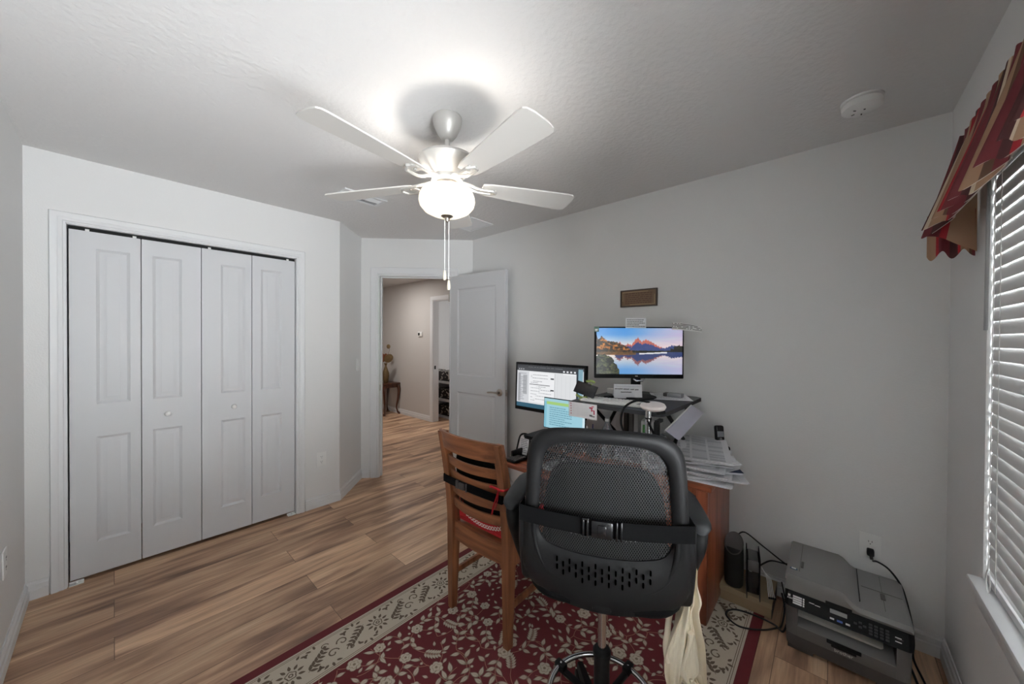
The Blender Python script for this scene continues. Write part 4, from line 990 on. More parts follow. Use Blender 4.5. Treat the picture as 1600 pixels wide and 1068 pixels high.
# ---- heap of papers at the right end of the desk
pr2 = random.Random(5); z = DT+.0008
labs = ['bottom grey magazine of the paper heap on the desk corner', 'stapled white report second from the bottom of the heap', 'folded newspaper page low in the paper heap', 'white document with a dark blue corner in the middle of the heap', 'thick white printout in the middle of the paper heap',
        'bent sheaf of white pages just under the top newspaper', 'loose white pages fanned above the blue-cornered document', 'printed newspaper sheet lying on top of the paper heap']
specs = [(2.17, .520, -86, .30, .40, .007), (2.20, .505, -66, .28, .38, .008), (2.18, .525, -83, .27, .37, .010), (2.21, .515, -61, .24, .35, .009), (2.17, .53, -85, .25, .35, .012), (2.20, .535, -70, .24, .34, .010), (2.20, .525, -56, .23, .34, .009), (2.18, .54, -74, .27, .38, .007)]
z = DT+.001
for i, ((x_, y_, a, w_, h_, th_), lab) in enumerate(zip(specs, labs)):
    t = thing('paper_stack', lab, 'papers', (x_, y_, z), R(a), None)
    n_ = 10; lay = 3; g = G(); g.c = []; g.keep = True
    bend = .010+.004*i; tone = 232-5*(i % 3)
    def zf(u, v): return bend*(.5-.5*cos(u*pi))*.9+.006*sin(v*5+i)*u
    for L_ in range(lay):
        ox, oy = pr2.uniform(-.010, .010), pr2.uniform(-.010, .010); zz0 = th_*L_/lay; zz1 = th_*(L_+.82)/lay
        for (zz_) in (zz0, zz1): pass
        top = [[(-w_/2+ox+w_*v, -h_/2+oy+h_*u, zz1+zf(u, v)) for v in [q_/6 for q_ in range(7)]] for u in [p_/n_ for p_ in range(n_+1)]]
        bot = [[(p_[0], p_[1], p_[2]-(zz1-zz0)) for p_ in row] for row in top]
        b0 = len(g.v); g.sheet(top); g.c += [rgb(tone, tone+1, tone+4)]*(n_*6)
        g.sheet([row[::-1] for row in bot]); g.c += [rgb(tone, tone, tone)]*(n_*6)
        for a_, b_ in ((top[0], bot[0]), (top[-1], bot[-1]), ([r0[0] for r0 in top], [r0[0] for r0 in bot]), ([r0[-1] for r0 in top], [r0[-1] for r0 in bot])):
            g.sheet([a_, b_]); g.c += [rgb(214, 214, 218)]*(len(a_)-1)
    def on(u, v, e_=.0004): return (-w_/2+ox+w_*v, -h_/2+oy+h_*u, zz1+zf(u, v)+e_)
    cols = [(.06, .32), (.36, .62), (.66, .92)] if i == 7 else [(.1, .9)]
    for c0, c1 in cols:
        v_ = .05
        while v_ < .93:
            s_ = pr2.random()
            if i == 7 and s_ < .16: hh = .07; col_ = (190, 192, 197)
            else: hh = .006; col_ = (176, 178, 184)
            g.add([on(v_, c0), on(v_, c1), on(min(v_+hh, .95), c1), on(min(v_+hh, .95), c0)], [(0, 1, 2, 3)]); g.c.append(rgb(*col_)); v_ += hh+.014
    if i == 3: g.add([on(.0, .70, .0006), on(0, 1, .0006), on(.16, 1, .0006)], [(0, 1, 2)]); g.c.append(rgb(46, 58, 84))
    build('pages', g, PRINT, t, 30)
    z += th_+.0052
g = G()
CRL = mat('clear_bag', rgb(196, 198, 204), .18, spec=.8)
t = thing('plastic_bag', 'crumpled silvery plastic bag between the lamp clamp and the paper heap', 'bag', (2.0, .70, DT+.001))
rows = []
for i in range(9):
    v = i/8; row = []
    for j in range(20):
        a = 2*pi*j/20; rr_ = .055*(1-.35*v)*(1+.22*sin(3*a+i)+.15*sin(7*a+2*i)); row.append((rr_*cos(a), rr_*sin(a), .19*v+.012*sin(5*a+i)))
    rows.append(row)
g.loft(rows); build('bag_body', g, CRL, t, 180)

# ---- cordless phone
t = thing('cordless_phone', 'black cordless handset upright in its charging cradle by the wall', 'phone', (2.375, .482, DT+.0005))
PM = Matrix.Rotation(R(-48), 4, 'Z')              # local -y faces the room
g = G(); g.box(-.045, .045, -.03, .045, .0, .105, r=.010, M=PM); g.box(-.052, .052, -.035, .05, 0, .012, r=.004, M=PM); build('cradle', g, BLACKP, t)
g = G(); PH = PM @ Tm(0, -.006, .045, R(-8)); g.box(-.025, .025, -.014, .014, 0, .175, r=.010, M=PH, seg=3); build('handset', g, BLACKG, t)
g = G(); g.box(-.018, .018, -.0152, -.013, .110, .142, M=PH, r=.0005); build('display', g, mat('lcd_grey', rgb(128, 132, 136), .4), t)
g = G()
for i in range(4):
    for j in range(3): g.box(-.018+.0135*j, -.009+.0135*j, -.0158, -.013, .040+.0125*i, .047+.0125*i, r=.001, M=PH)
g.lathe([(0, 0), (.008, 0), (.007, .003), (0, .003)], 16, M=PH @ Tm(0, -.0135, .098, pi/2)); build('keys', g, GREYL, t)

# ------------------------------------------------------------------ on the floor by the wall
t = thing('cardboard_box', 'low flat cardboard box on the floor holding the modem and speaker', 'box', (2.222, .2150, .0095))
g = G()
def cb(a, b_, c, d, e_, f_): g.box(a, b_, c, d, e_, f_)
cb(0, .225, 0, .228, 0, .0765); build('box_body', g, CARD, t, 0)
g = G(); g.box(-.003, .228, -.003, .231, .0685, .079, r=.001); g.box(-.0035, -.001, -.003, .231, .052, .079); build('lid', g, mat('cardboard_lid', rgb(158, 140, 112), .85), t)
g = G(); g.box(-.0008, .226, -.0012, -.0002, .0, .07); build('side_print', g, GREYD, t, 0)
# oval mesh speaker
t = thing('smart_speaker', 'tall black oval speaker with slanted top beside the desk', 'speaker', (2.262, .388, .0890))
g = G(); rings = []
for (r_s, z_) in ((.85, 0), (1, .012), (1.06, .09), (1.04, .17), (.98, .225)):
    rings.append([(.038*r_s*cos(2*pi*j/32), .044*r_s*sin(2*pi*j/32), z_ + (.045*(.038*r_s*cos(2*pi*j/32))/.038 if z_ > .2 else (.02*cos(2*pi*j/32) if z_ > .15 else 0))) for j in range(32)])
g.loft(rings); build('fabric_body', g, mat('speaker_fabric', rgb(28, 27, 28), .9, bump=(900, .4)), t, 50)
top = rings[-1]
g = G(); g.tube([(p_[0]*.97, p_[1]*.97, p_[2]+.001) for p_ in top], .003, 8, closed=True); build('rim', g, GREYD, t)
g = G(); g.add([(p_[0]*.93, p_[1]*.93, p_[2]+.0015) for p_ in top], [list(range(32))]); build('top_face', g, GREYD, t, 0)
# modem
t = thing('modem', 'black upright modem with flared side fins on the cardboard box', 'modem', (2.205, .290, .0890), R(-80))   # local x along its thin side
def fin(x_):
    pts = [(-.015, 0), (.15, 0), (.135, .06), (.135, .13), (.155, .205), (-.005, .205), (.012, .13), (.012, .06)]
    g = G(); g.prism(pts, lambda a, b_: (x_, a, b_), lambda a, b_: (x_+.004, a, b_)); return g
for x_ in (-.030, .026): build('side_fin', fin(x_), BLACKP, t)
g = G(); g.box(-.026, .026, .018, .135, .012, .185, r=.004); build('modem_body', g, BLACKG, t)
g = G(); g.box(-.022, .022, .022, .130, .1845, .188, r=.001); g.box(-.024, .024, .014, .020, .13, .185, r=.002); build('top_grille', g, GREYP, t)
g = G()
for k_ in range(3): g.box(-.018, -.006, .0165, .0185, .150-.012*k_, .155-.012*k_, r=.001)
build('status_light', g, mat('pale_icon', rgb(190, 192, 196), .5), t)
# white ethernet cables hanging from modem
for k_ in range(4):
    g = G(); g.tube(catmull([(2.33, .27-.004*k_, .20-.01*k_), (2.30, .245-.006*k_, .17), (2.27, .235-.007*k_, .125), (2.255+.004*k_, .228-.008*k_, .094)], 6), .0022, 6); g.tube([(2.257+.004*k_, .229-.008*k_, .098), (2.252+.004*k_, .226-.008*k_, .091)], .0042, 6, 1)
    tagd(build('network_cable', g, [WHITEP, BLACKP]), 'thin white cable drooping from the modem onto the cardboard box', 'cable', 'white cables beside the modem')
def cable(pts, r0, label, nm='power_cable'):
    g = G(); g.tube(catmull(pts, 9), r0, 8); tagd(build(nm, g, RUBBER), label, 'cable')
cable([(2.46, .40, .28), (2.44, .36, .31), (2.42, .27, .27), (2.41, .17, .22), (2.43, .10, .19), (2.45, .02, .12), (2.465, -.04, .03)], .004, 'black cable running from the speaker along the wall to behind the printer')
cable([(2.34, .28, .20), (2.40, .24, .215), (2.43, .19, .21), (2.45, .12, .205), (2.466, .05, .15)], .004, 'black cable from the back of the modem towards the printer')
cable([(2.30, .180, .120), (2.26, .165, .07), (2.20, .172, .014), (2.165, .19, .013), (2.10, .245, .0135), (2.055, .33, .0135), (2.10, .392, .0135), (2.165, .37, .0135), (2.19, .29, .0135), (2.185, .20, .0135), (2.17, .165, .006), (2.24, .155, .0052)], .0042, 'black cable looped on the rug in front of the cardboard box')
cable([(2.35, .185, .15), (2.33, .172, .10), (2.35, .165, .05), (2.40, .175, .006)], .003, 'thin black cable hanging between the cardboard box and printer')

# ------------------------------------------------------------------ printer (local: -x front, y along the width)
t = thing('laser_printer', 'large grey multifunction laser printer on the floor under the outlet', 'printer', (2.085, -.050, .0005), 0)
w2 = .200
def outline(x0_, r0):                              # plan outline with rounded front corners
    pts = []
    for cx_, cy_, a0_ in ((x0_+r0, -w2+r0, pi), (x0_+r0, w2-r0, pi/2)):
        arc = [(cx_+r0*cos(a0_+s_*pi/2*k_/6), cy_+r0*sin(a0_+s_*pi/2*k_/6)) for k_ in range(7) for s_ in ((1,) if a0_ == pi else (-1,))]
        pts.append(arc if a0_ == pi else arc)
    a, b_ = pts; a = a[::-1]; b_ = b_
    return [(.37, -w2)]+a+[q_ for q_ in b_[::-1]]+[(.37, w2)]
OUT = [(.37, -w2), (.03, -w2), (.012, -w2+.004), (.003, -w2+.014), (0, -w2+.03), (0, w2-.03), (.003, w2-.014), (.012, w2-.004), (.03, w2), (.37, w2)]
def lay(z0_, z1_, s0=1, s1=1, xo0=0, xo1=0, pts=OUT): return [[(x_+xo0, y_*s0, z0_) for x_, y_ in pts], [(x_+xo1, y_*s1, z1_) for x_, y_ in pts]]
g = G(); g.loft(lay(.022, .070, .985, .99)); g.box(.05, .36, -.19, .19, 0, .024); g.box(.012, .06, -.19, -.10, 0, .024); g.box(.012, .06, .10, .19, 0, .024); build('paper_cassette', g, GREYD, t)
g = G()                                            # main body, hollow at the output slot
g.loft(lay(.0705, .118, .99, 1)); g.box(.17, .37, -w2, w2, .118, .235); g.loft([[(x_, y_, z_) for x_, y_ in ((.17, -w2), (.03, -w2), (.012, -w2+.004), (.003, -w2+.014), (0, -w2+.03), (.0, -.155), (.17, -.155))] for z_ in (.118, .235)])
g.loft([[(x_, y_, z_) for x_, y_ in ((.17, w2), (.03, w2), (.012, w2-.004), (.003, w2-.014), (0, w2-.03), (.0, .155), (.17, .155))] for z_ in (.118, .235)]); g.box(.012, .17, -.155, .155, .20, .235); build('printer_body', g, GREYP, t)
g = G(); g.prism([(-.002, .122), (.17, .150), (.17, .118), (-.002, .112)], lambda a, b_: (a, -.154, b_), lambda a, b_: (a, .154, b_)); build('output_tray', g, GREYL, t)
g = G(); g.box(-.0035, .002, -.155, .155, .072, .119, r=.002); build('front_cover', g, GREYP, t)
g = G(); g.box(-.007, -.002, -.055, .055, .103, .120, r=.003); g.box(-.008, -.003, -.04, .04, .094, .1035, r=.002, ); build('cover_latch', g, BLACKP, t)
g = G(); BR = mat('logo_silver', rgb(196, 194, 190), .4, .3); g.text('brother', .019, frame4((-.0042, .0, .084), (0, -1, 0), (0, 0, 1)), 0, .0006); build('brand_lettering', g, BR, t, 0)
g = G()                                            # sloped control panel
PN = [(-.018, -w2+.004), (-.018, w2-.004)]
prof = [(-.004, .198), (-.012, .204), (.012, .262), (.075, .268), (.075, .20)]
rings = [[(x_ + (.012 if e_ else 0), y_, z_) for x_, z_ in prof] for y_, e_ in ((-w2-.002, 1), (-w2+.012, 0), (w2-.012, 0), (w2+.002, 1))]
g.loft(rings); build('control_panel', g, BLACKP, t)
PX = frame4((.000, .0, .233), (0, -1, 0), (.38, 0, .92)); PXn = PX @ Tm(0, 0, .0035)
g = G()
g.box(-.045, .010, .004, .020, 0, .002, M=PXn, r=.0008); d0 = build('lcd_display', g, mat('lcd_green', rgb(150, 152, 148), .4), t)
g = G()
for i in range(4):
    for j in range(4): g.box(.075+.016*i, .086+.016*i, -.022+.011*j, -.014+.011*j, 0, .0025, r=.001, M=PXn, seg=1)
for a, b_ in ((.030, .0), (.045, .008), (.045, -.008), (.058, 0)): g.box(a, a+.01, b_-.004, b_+.004, 0, .0025, r=.001, M=PXn, seg=1)
build('keypad', g, mat('key_grey', rgb(58, 58, 60), .4), t)
g = G()
for i in range(4): g.box(-.172, -.140, -.016+.009*i, -.009+.009*i, 0, .002, r=.0006, M=PXn); g.box(-.137, -.131, -.016+.009*i, -.009+.009*i, 0, .002, r=.0006, M=PXn)
for a in (-.045, .005): g.box(a, a+.014, -.020, -.013, 0, .0025, r=.001, M=PXn)
for a, b_ in ((.150, .004), (.150, -.010), (-.115, .010), (-.095, .008)): g.box(a, a+.018, b_, b_+.003, 0, .001, M=PXn)
build('white_buttons', g, WHITEP, t)
g = G(); g.box(-.022, -.004, -.021, -.013, 0, .0025, r=.001, M=PXn); build('start_button', g, mat('blue_button', rgb(70, 100, 176), .4), t); t.children[-1]['label'] = 'blue button'
g = G(); g.box(-.190, -.181, .008, .017, 0, .0006, M=PXn)
for a, b_ in ((-.192, -.187), (-.1855, -.179), (-.1775, -.173)): g.box(a, b_, -.001, .005, 0, .0006, M=PXn)
build('model_lettering', g, BR, t, 0)
# document feeder: high hump on the left (y+) falling to the tray on the right
def hump(y_):                                      # height across the width
    s_ = (y_+.045)/.06; k_ = max(0, min(1, s_)); return .298+.042*(k_*k_*(3-2*k_))
g = G(); rings = []
ys = [-w2-.001, -w2+.006, -.15, -.10, -.07, -.055, -.045, -.03, -.015, 0, .015, .03, .10, .17, w2-.006, w2+.001]
for y_ in ys:
    h_ = hump(y_)-(.006 if y_ in (ys[0], ys[-1]) else 0); rings.append([(.010, y_, .266), (.004, y_, h_-.020), (.014, y_, h_-.003), (.05, y_, h_), (.36, y_, h_+.002), (.372, y_, h_-.012), (.372, y_, .24), (.08, y_, .24)])
g.loft(rings); build('document_feeder', g, GREYL, t, 40)
g = G()
for (a, b_, c, d, h_) in ((.06, .345, .152, .1535, .3425), (.055, .345, -.128, -.1265, .3005), (.20, .2015, -.19, -.06, .3005)): g.box(a, b_, c, d, h_-.002, h_)
g.box(.14, .19, -.135, -.120, .2985, .3008, r=.001); g.box(.10, .16, .140, .150, .3400, .3425, r=.001); build('seam_line', g, GREYD, t, 0)
g = G(); g.box(.06, .345, -.052, -.0495, .298, .307); build('feeder_slot', g, DARK, t, 0)
g = G(); g.box(.06, .075, .160, .188, .3405, .3430, r=.003); g.box(.062, .073, .166, .182, .343, .3437, 1, r=.0003); build('badge', g, [mat('badge_blue', rgb(70, 90, 120), .4), WHITEP], t)
g = G(); g.box(.003, .012, -.025, .06, .262, .278, r=.002); build('lift_handle', g, DARK, t, 0)
for k_ in range(3):
    o = rects_part('paper_sheet', .285, .095, [], PRINT, None, None, base=(214, 212, 206), loc=(2.066+.006*k_, -.195+.004*k_, .1530+.0042*k_), rot=(0, R(-9), R(90+2*k_-2)))
    o.rotation_euler = (R(0), 0, 0); o.matrix_world = Matrix.Translation((2.118+.004*k_, .120-.003*k_, .1470+.0040*k_)) @ Matrix.Rotation(R(-90-1.2*k_), 4, 'Z') @ Matrix.Rotation(R(9.5), 4, 'X')
    tagd(o, ['lowest white page in the printer output slot', 'middle white page in the printer output slot', 'top white page in the printer output slot'][k_], 'paper')
# plug and cord
g = G(); g.box(-.038, -.008, -.013, .013, -.016, .016, r=.006); g.tube([(-.03, 0, -.008), (-.042, -.004, -.026)], .0065, 8)
tagd(build('power_plug', g, RUBBER, loc=(XD-.0005, -.150, .394)), 'black plug in the lower socket above the printer', 'plug')
cable([(2.436, -.156, .364), (2.432, -.175, .368), (2.43, -.210, .350), (2.43, -.245, .300), (2.43, -.264, .24), (2.432, -.285, .13), (2.42, -.29, .05), (2.38, -.285, .006), (2.25, -.30, .0055), (2.1, -.32, .0055)], .0042, 'black power cord arching down from the wall outlet past the printer')
cable([(2.462, -.262, .10), (2.43, -.275, .03), (2.38, -.262, .006), (2.28, -.272, .0055), (2.15, -.285, .0055), (2.0, -.30, .0055)], .0045, 'second black cord lying on the floor beside the printer')

STRAPM = mat('black_webbing', rgb(12, 12, 13), .9, spec=.1, noise=(500, .2))
# ------------------------------------------------------------------ office chair (local +x faces the desk, +y its left)
OC = (1.105, .572, 0); OY = R(26.8)
RZ = .0082                                        # top of the rug
t = thing('office_chair', 'black mesh-back drafting chair with chrome foot ring, strap and buckle across its back', 'office chair', OC, OY)
def bx_(y_, z_): return -.175 - .16*(z_-.90) + .55*y_*y_
outer = [(0, 1.172), (.09, 1.170), (.165, 1.158), (.208, 1.120), (.222, 1.06), (.229, .98), (.236, .90), (.245, .82), (.251, .75), (.249, .70), (.234, .662), (.198, .632), (.140, .610), (.07, .599), (0, .595)]
inner = [(0, 1.130), (.08, 1.128), (.135, 1.115), (.166, 1.085), (.178, 1.035), (.185, .97), (.190, .91), (.194, .865), (.192, .83), (.180, .805), (.160, .792), (.13, .785), (.09, .780), (.05, .778), (0, .777)]
def mirror(p_): return p_ + [(-y_, z_) for y_, z_ in reversed(p_[1:-1])]
def smooth2(p_, k_): return [(v.x, v.y) for v in catmull([(y_, z_, 0) for y_, z_ in p_], k_, True)]
OU = smooth2(mirror(outer), 5); IN = smooth2(mirror(inner), 5)
rings = []
for (yo, zo), (yi, zi) in zip(OU, IN):
    ring = []
    for (k_, off) in ((0, .0), (0, -.012), (.12, -.022), (.35, -.027), (.65, -.024), (.88, -.016), (1, -.006), (1, .004), (.5, .010), (.08, .010)):
        y_ = yo+(yi-yo)*k_; z_ = zo+(zi-zo)*k_; ring.append((bx_(y_, z_)+off, y_, z_))
    rings.append(ring)
g = G(); g.loft(rings, closed=True); build('back_frame', g, BLACKP, t, 45)
# raised lip above the slotted panel
lip = [(y_, z_) for y_, z_ in ((-.205, .90), (-.203, .80), (-.175, .725), (-.12, .690), (0, .676), (.12, .690), (.175, .725), (.203, .80), (.205, .90))]
g = G(); g.tube(catmull([(bx_(y_, z_)-.019, y_, z_) for y_, z_ in lip], 6), .007, 8); build('back_ridge', g, BLACKP, t, 60)
g = G(); 
for r0 in range(5):
    for c0 in range(15):
        if (r0+c0) % 2: continue
        if r0 in (0, 4) and not 2 < c0 < 12 and r0 == 4: continue
        y_ = -.134+.019*c0; z_ = .760-.0135*r0 - .00*c0; hh = .0075
        if abs(y_) > .12 and r0 > 2: continue
        xb = bx_(y_, z_)-.0262; g.box(xb-.0035, xb+.004, y_-.0026, y_+.0026, z_-hh, z_+hh, r=.0025, seg=2)
build('vent_slots', g, mat('slot_black', (0, 0, 0, 1), 1, spec=0), t, 60)
g = G(); g.keep = True; rows = []
for i in range(33):
    z_ = .770+.372*i/32; row = []
    zz_ = [p_ for p_ in IN]; ys_ = [abs(a[0]) for a, b_ in zip(IN, IN[1:]+IN[:1]) if (a[1]-z_)*(b_[1]-z_) <= 0]
    hw = max(ys_) if ys_ else .10
    for j in range(25):
        y_ = -hw*1.02+2.04*hw*j/24; row.append((bx_(y_, z_)-.002, y_, z_))
    rows.append(row)
g.sheet(rows); build('back_mesh', g, MESHF, t, 80)
# strap with buckle across the back
rows = []
def strap_ring(z_of, w_, off, n=40, ext=.245):
    pts = []
    for j in range(n+1):
        y_ = -ext+2*ext*j/n; pts.append((y_, z_of(y_)))
    return pts
g = G(); rings = []
for y_, z_ in strap_ring(lambda y: .905-.018*cos(y*4), .05, 0):
    xb = min(bx_(y_, z_)-.030, bx_(.2, z_)-.032 - .02*(1-(y_/.245)**2)); 
    rings.append([(xb, y_, z_-.024), (xb-.003, y_, z_-.024), (xb-.003, y_, z_+.024), (xb, y_, z_+.024)])
e0, e1 = rings[0], rings[-1]
rings = [[(p_[0]+.055, p_[1]+.004, p_[2]) for p_ in e0]] + rings + [[(p_[0]+.055, p_[1]-.004, p_[2]) for p_ in e1]]
g.loft(rings); build('strap', g, STRAPM, t, 60)
xs = bx_(.0, .89)-.030-.034+.0
xs = min(bx_(0, .887)-.030, bx_(.2, .887)-.052)
g = G(); 
g.box(xs-.014, xs-.003, -.030, .030, .862, .912, r=.005); g.box(xs-.017, xs-.012, -.012, .012, .872, .902, r=.003)
for y_ in (-.052, -.040, .040, .052): g.box(xs-.012, xs-.003, y_-.003, y_+.003, .860, .914, r=.002)
g.box(xs-.012, xs-.003, .036, .056, .859, .865, r=.002); g.box(xs-.012, xs-.003, .036, .056, .909, .915, r=.002); build('buckle', g, BLACKG, t)
# side brackets and arms
for s_ in (1, -1):
    g = G(); pts = []
    rings = []
    for z_, w_, x_ in ((.900, .010, -.135), (.890, .020, -.135), (.86, .026, -.130), (.78, .028, -.118), (.70, .026, -.098), (.64, .022, -.075), (.61, .012, -.05)):
        yo = s_*(.243+.006*(1 if z_ < .85 else .4)); rings.append([(x_-w_, yo-s_*.018, z_), (x_-w_, yo+s_*.004, z_), (x_-w_*.4, yo+s_*.012, z_), (x_+w_, yo+s_*.010, z_), (x_+w_, yo-s_*.018, z_)])
    g.loft(rings); build('arm_bracket', g, BLACKP, t, 50)
    g = G(); rings = []                           # sweeping arm: bracket -> up -> under the pad
    path = [(.02, .262, .62, .013, .012), (.0, .270, .67, .015, .014), (-.035, .276, .74, .019, .016), (-.062, .280, .795, .024, .017), (-.060, .282, .835, .028, .014), (-.020, .283, .850, .028, .010), (.04, .283, .853, .028, .010), (.12, .283, .853, .026, .009)]
    P_ = catmull([p_[:3] for p_ in path], 4); W_ = catmull([(p_[3], p_[4], 0) for p_ in path], 4)
    k_n = len(P_)
    for i, (p_, w_) in enumerate(zip(P_, W_)):
        tgt = (P_[min(i+1, k_n-1)]-P_[max(i-1, 0)]).normalized(); sd = Vector((0, 1, 0)); nn = tgt.cross(sd).normalized()
        ring = []
        for j in range(12):
            a = 2*pi*j/12; ring.append(tuple(Vector((p_.x, s_*(p_.y+(.017 if s_ > 0 else 0)), p_.z)) + sd*w_.x*cos(a)*.9 + nn*w_.y*sin(a)*(1.15 if i < k_n*.6 else 1)))
        rings.append(ring)
    g.loft(rings); build('armrest_frame', g, BLACKP, t, 60)
    g = G(); rings = []
    for x_, w_, dz in ((-.092, .018, -.006), (-.084, .028, .0), (-.06, .032, .004), (.0, .033, .006), (.08, .031, .006), (.14, .028, .004), (.175, .021, .0), (.185, .010, -.004)):
        ring = []
        for j in range(14):
            a = 2*pi*j/14; ring.append((x_, s_*(.283 if s_ < 0 else .300)+w_*cos(a), .868+dz+.013*sin(a)))
        rings.append(ring)
    g.loft(rings); build('armrest_pad', g, mat('armrest_pad', rgb(40, 42, 44), .5, spec=.3), t, 60)
# seat
def plan(x0_, x1_, w_, k_, z_, n=40, e_=.42, dip=0):
    cx_ = (x0_+x1_)/2; hx = (x1_-x0_)/2; out = []
    for q_ in range(n):
        a = 2*pi*q_/n; c_, s__ = cos(a), sin(a)
        x_ = cx_+hx*k_*abs(c_)**e_*(1 if c_ > 0 else -1); y_ = w_*k_*abs(s__)**e_*(1 if s__ > 0 else -1)
        out.append((x_, y_, z_+dip*(y_/w_)**2))
    return out
g = G(); g.loft([plan(-.150, .33, .242, k_, z_) for k_, z_ in ((.86, .600), (.95, .606), (1.0, .625), (.99, .648), (.95, .660), (.85, .667), (.5, .664), (.01, .660))]); build('seat', g, BLACKF, t, 60)
g = G(); g.loft([plan(-.145, .31, .225, k_, z_) for k_, z_ in ((.01, .582), (.55, .582), (.85, .588), (.93, .602), (.93, .607))]); g.box(-.06, .12, -.08, .08, .555, .584, r=.008); build('seat_pan', g, BLACKP, t, 50)
g = G(); g.box(-.12, -.05, -.030, .030, .590, .604, r=.004); g.box(-.155, -.135, -.028, .028, .61, .68, r=.006); build('back_bar', g, BLACKP, t)
g = G(); g.cyl(.014, .36, .558, 20); build('gas_lift', g, CHROME, t)
g = G(); g.lathe([(0, .10), (.026, .10), (.026, .352), (.030, .355), (.030, .369), (.024, .377), (.0, .377)], 28); build('column_sleeve', g, BLACKP, t)
# foot ring
g = G(); n_ = 48; g.tube([(.180*cos(2*pi*i/n_), .180*sin(2*pi*i/n_), .195) for i in range(n_)], .0105, 12, closed=True); build('foot_ring', g, CHROME, t, 60)
for k_ in range(4):
    a = R(58+90*k_) ; M = Matrix.Rotation(a, 4, 'Z')
    g = G(); g.box(.025, .178, -.011, .011, .178, .192, M=M, r=.004); g.box(.155, .198, -.014, .014, .181, .209, M=M, r=.005); g.lathe([(0, 0), (.004, .0), (.003, .002), (0, .002)], 10, 1, M=M @ Tm(.176, 0, .209)); build('ring_bracket', g, [BLACKP, CHROME], t)
g = G(); g.cyl(.034, .165, .205, 24); build('ring_hub', g, BLACKP, t)
for k_ in range(5):
    a = R(20+72*k_); M = Matrix.Rotation(a, 4, 'Z')
    g = G(); rings = [[(x_, -w_, z_-h_), (x_, w_, z_-h_), (x_, w_*.7, z_), (x_, -w_*.7, z_)] for x_, w_, z_, h_ in ((.015, .024, .135, .05), (.12, .020, .118, .035), (.22, .017, .100, .026), (.262, .014, .092, .022))]
    g.loft(rings, M=M); lg = build('base_leg', g, BLACKP, t)
    g = G(); Mc = M @ Tm(.255, 0, RZ+.026, 0, 0, .6*k_)
    for s_ in (-1, 1): g.lathe([(0, .004), (.022, .004), (.026, .008), (.026, .016), (.020, .019), (0, .019)], 20, M=Mc @ Tm(0, 0, 0, pi/2*s_))
    g.cyl(.006, 0, .05, 10, M=Mc); g.box(-.02, .02, -.006, .006, -.005, .030, M=Mc, r=.004); build('caster', g, BLACKP, lg)
# black lumbar cushion strapped inside the mesh back
t = thing('lumbar_cushion', 'black mesh lumbar cushion seen through the back of the drafting chair', 'cushion', OC, OY)
g = G(); rings = []
co_ = smooth2(mirror([(0, 1.055), (.09, 1.052), (.135, 1.03), (.158, .98), (.172, .90), (.172, .82), (.150, .755), (.09, .735), (0, .730)]), 4)
def lc(y_, z_, d): return (bx_(y_, z_)+.018+d, y_, z_)
cz = .90
rings = [[lc(y_*s_, cz+(z_-cz)*s_, d) for y_, z_ in co_] for s_, d in ((.0001, .004), (.6, .002), (.90, .0), (1.0, .014), (.95, .05), (.6, .075), (.0001, .08))]
g.loft(rings); build('cushion_pad', g, mat('cushion_mesh', rgb(20, 20, 21), .95, spec=.1, noise=(300, .3), bump=(900, .3)), t, 60)
g = G(); g.tube([lc(y_*.995, cz+(z_-cz)*.995, .006) for y_, z_ in co_], .008, 8, closed=True); build('piping', g, BLACKF, t, 60)
for y0_ in (-.062, .085):
    g = G(); g.sheet([[lc(y_, z_, -.004) for y_ in (y0_-.019, y0_+.019)] for z_ in [.75+.30*i/12 for i in range(13)]]); g.sheet([[lc(y_, z_, -.001) for y_ in (y0_+.019, y0_-.019)] for z_ in [.75+.30*i/12 for i in range(13)]]); build('webbing', g, BLACKF, t, 60)
g = G()
for (yc_, zc_) in ((.085, .845), (-.075, .845)):
    for i in range(8):
        a = pi+pi*i/7; y_ = yc_+.030*cos(a); z_ = zc_+.014*sin(a); p_ = lc(y_, z_, -.007); g.lathe([(0, -.0015), (.0017, 0), (0, .0015)], 6, M=Tm(*p_))
build('stitching', g, mat('silver_dots', rgb(190, 190, 190), .4), t)

# ------------------------------------------------------------------ cream cloth bag hanging from the arm
CLOTH = mat('cream_canvas', rgb(222, 212, 190), .85, noise=(60, .05))
t = thing('canvas_bag', 'cream canvas bag hanging limp from the armrest of the black drafting chair', 'bag', (1.194, .315, 0), R(41.85-90))
# local x runs sideways, y away from the chair's open side, z up; rows: (height, left, right, depth)
def drape(name, rows, amp, fold, ph, thick=.010, nu=72):
    P_ = catmull([(a, b_, c) for z_, a, b_, c in rows], 7); Z_ = catmull([(z_, 0, 0) for z_, a, b_, c in rows], 7); rings = []
    m_ = len(P_)
    for i, (p_, z_) in enumerate(zip(P_, Z_)):
        v = i/(m_-1); ring = []
        for j in range(nu):
            a = 2*pi*j/nu; u = (cos(a)+1)/2; w_ = p_.y-p_.x
            x_ = p_.x+w_*u+.006*sin(7*v+3*u+ph)
            f = amp*(.5+.5*v)*(sin(fold*u*pi+ph+1.5*v)+.45*sin(fold*2.1*u*pi+ph*2-2.5*v)+.25*sin(fold*3.7*u*pi+4*v))
            ring.append((x_, p_.z-f+thick*sin(a), z_.x-.010*sin(fold*u*2.2+ph)*v))
        rings.append(ring)
    g = G(); g.loft(rings); return build(name, g, CLOTH, t, 80)
def pxz(py): return 1.4225-(py-529.5)*.001971
def pxx(px): return (px-1085)*.001971
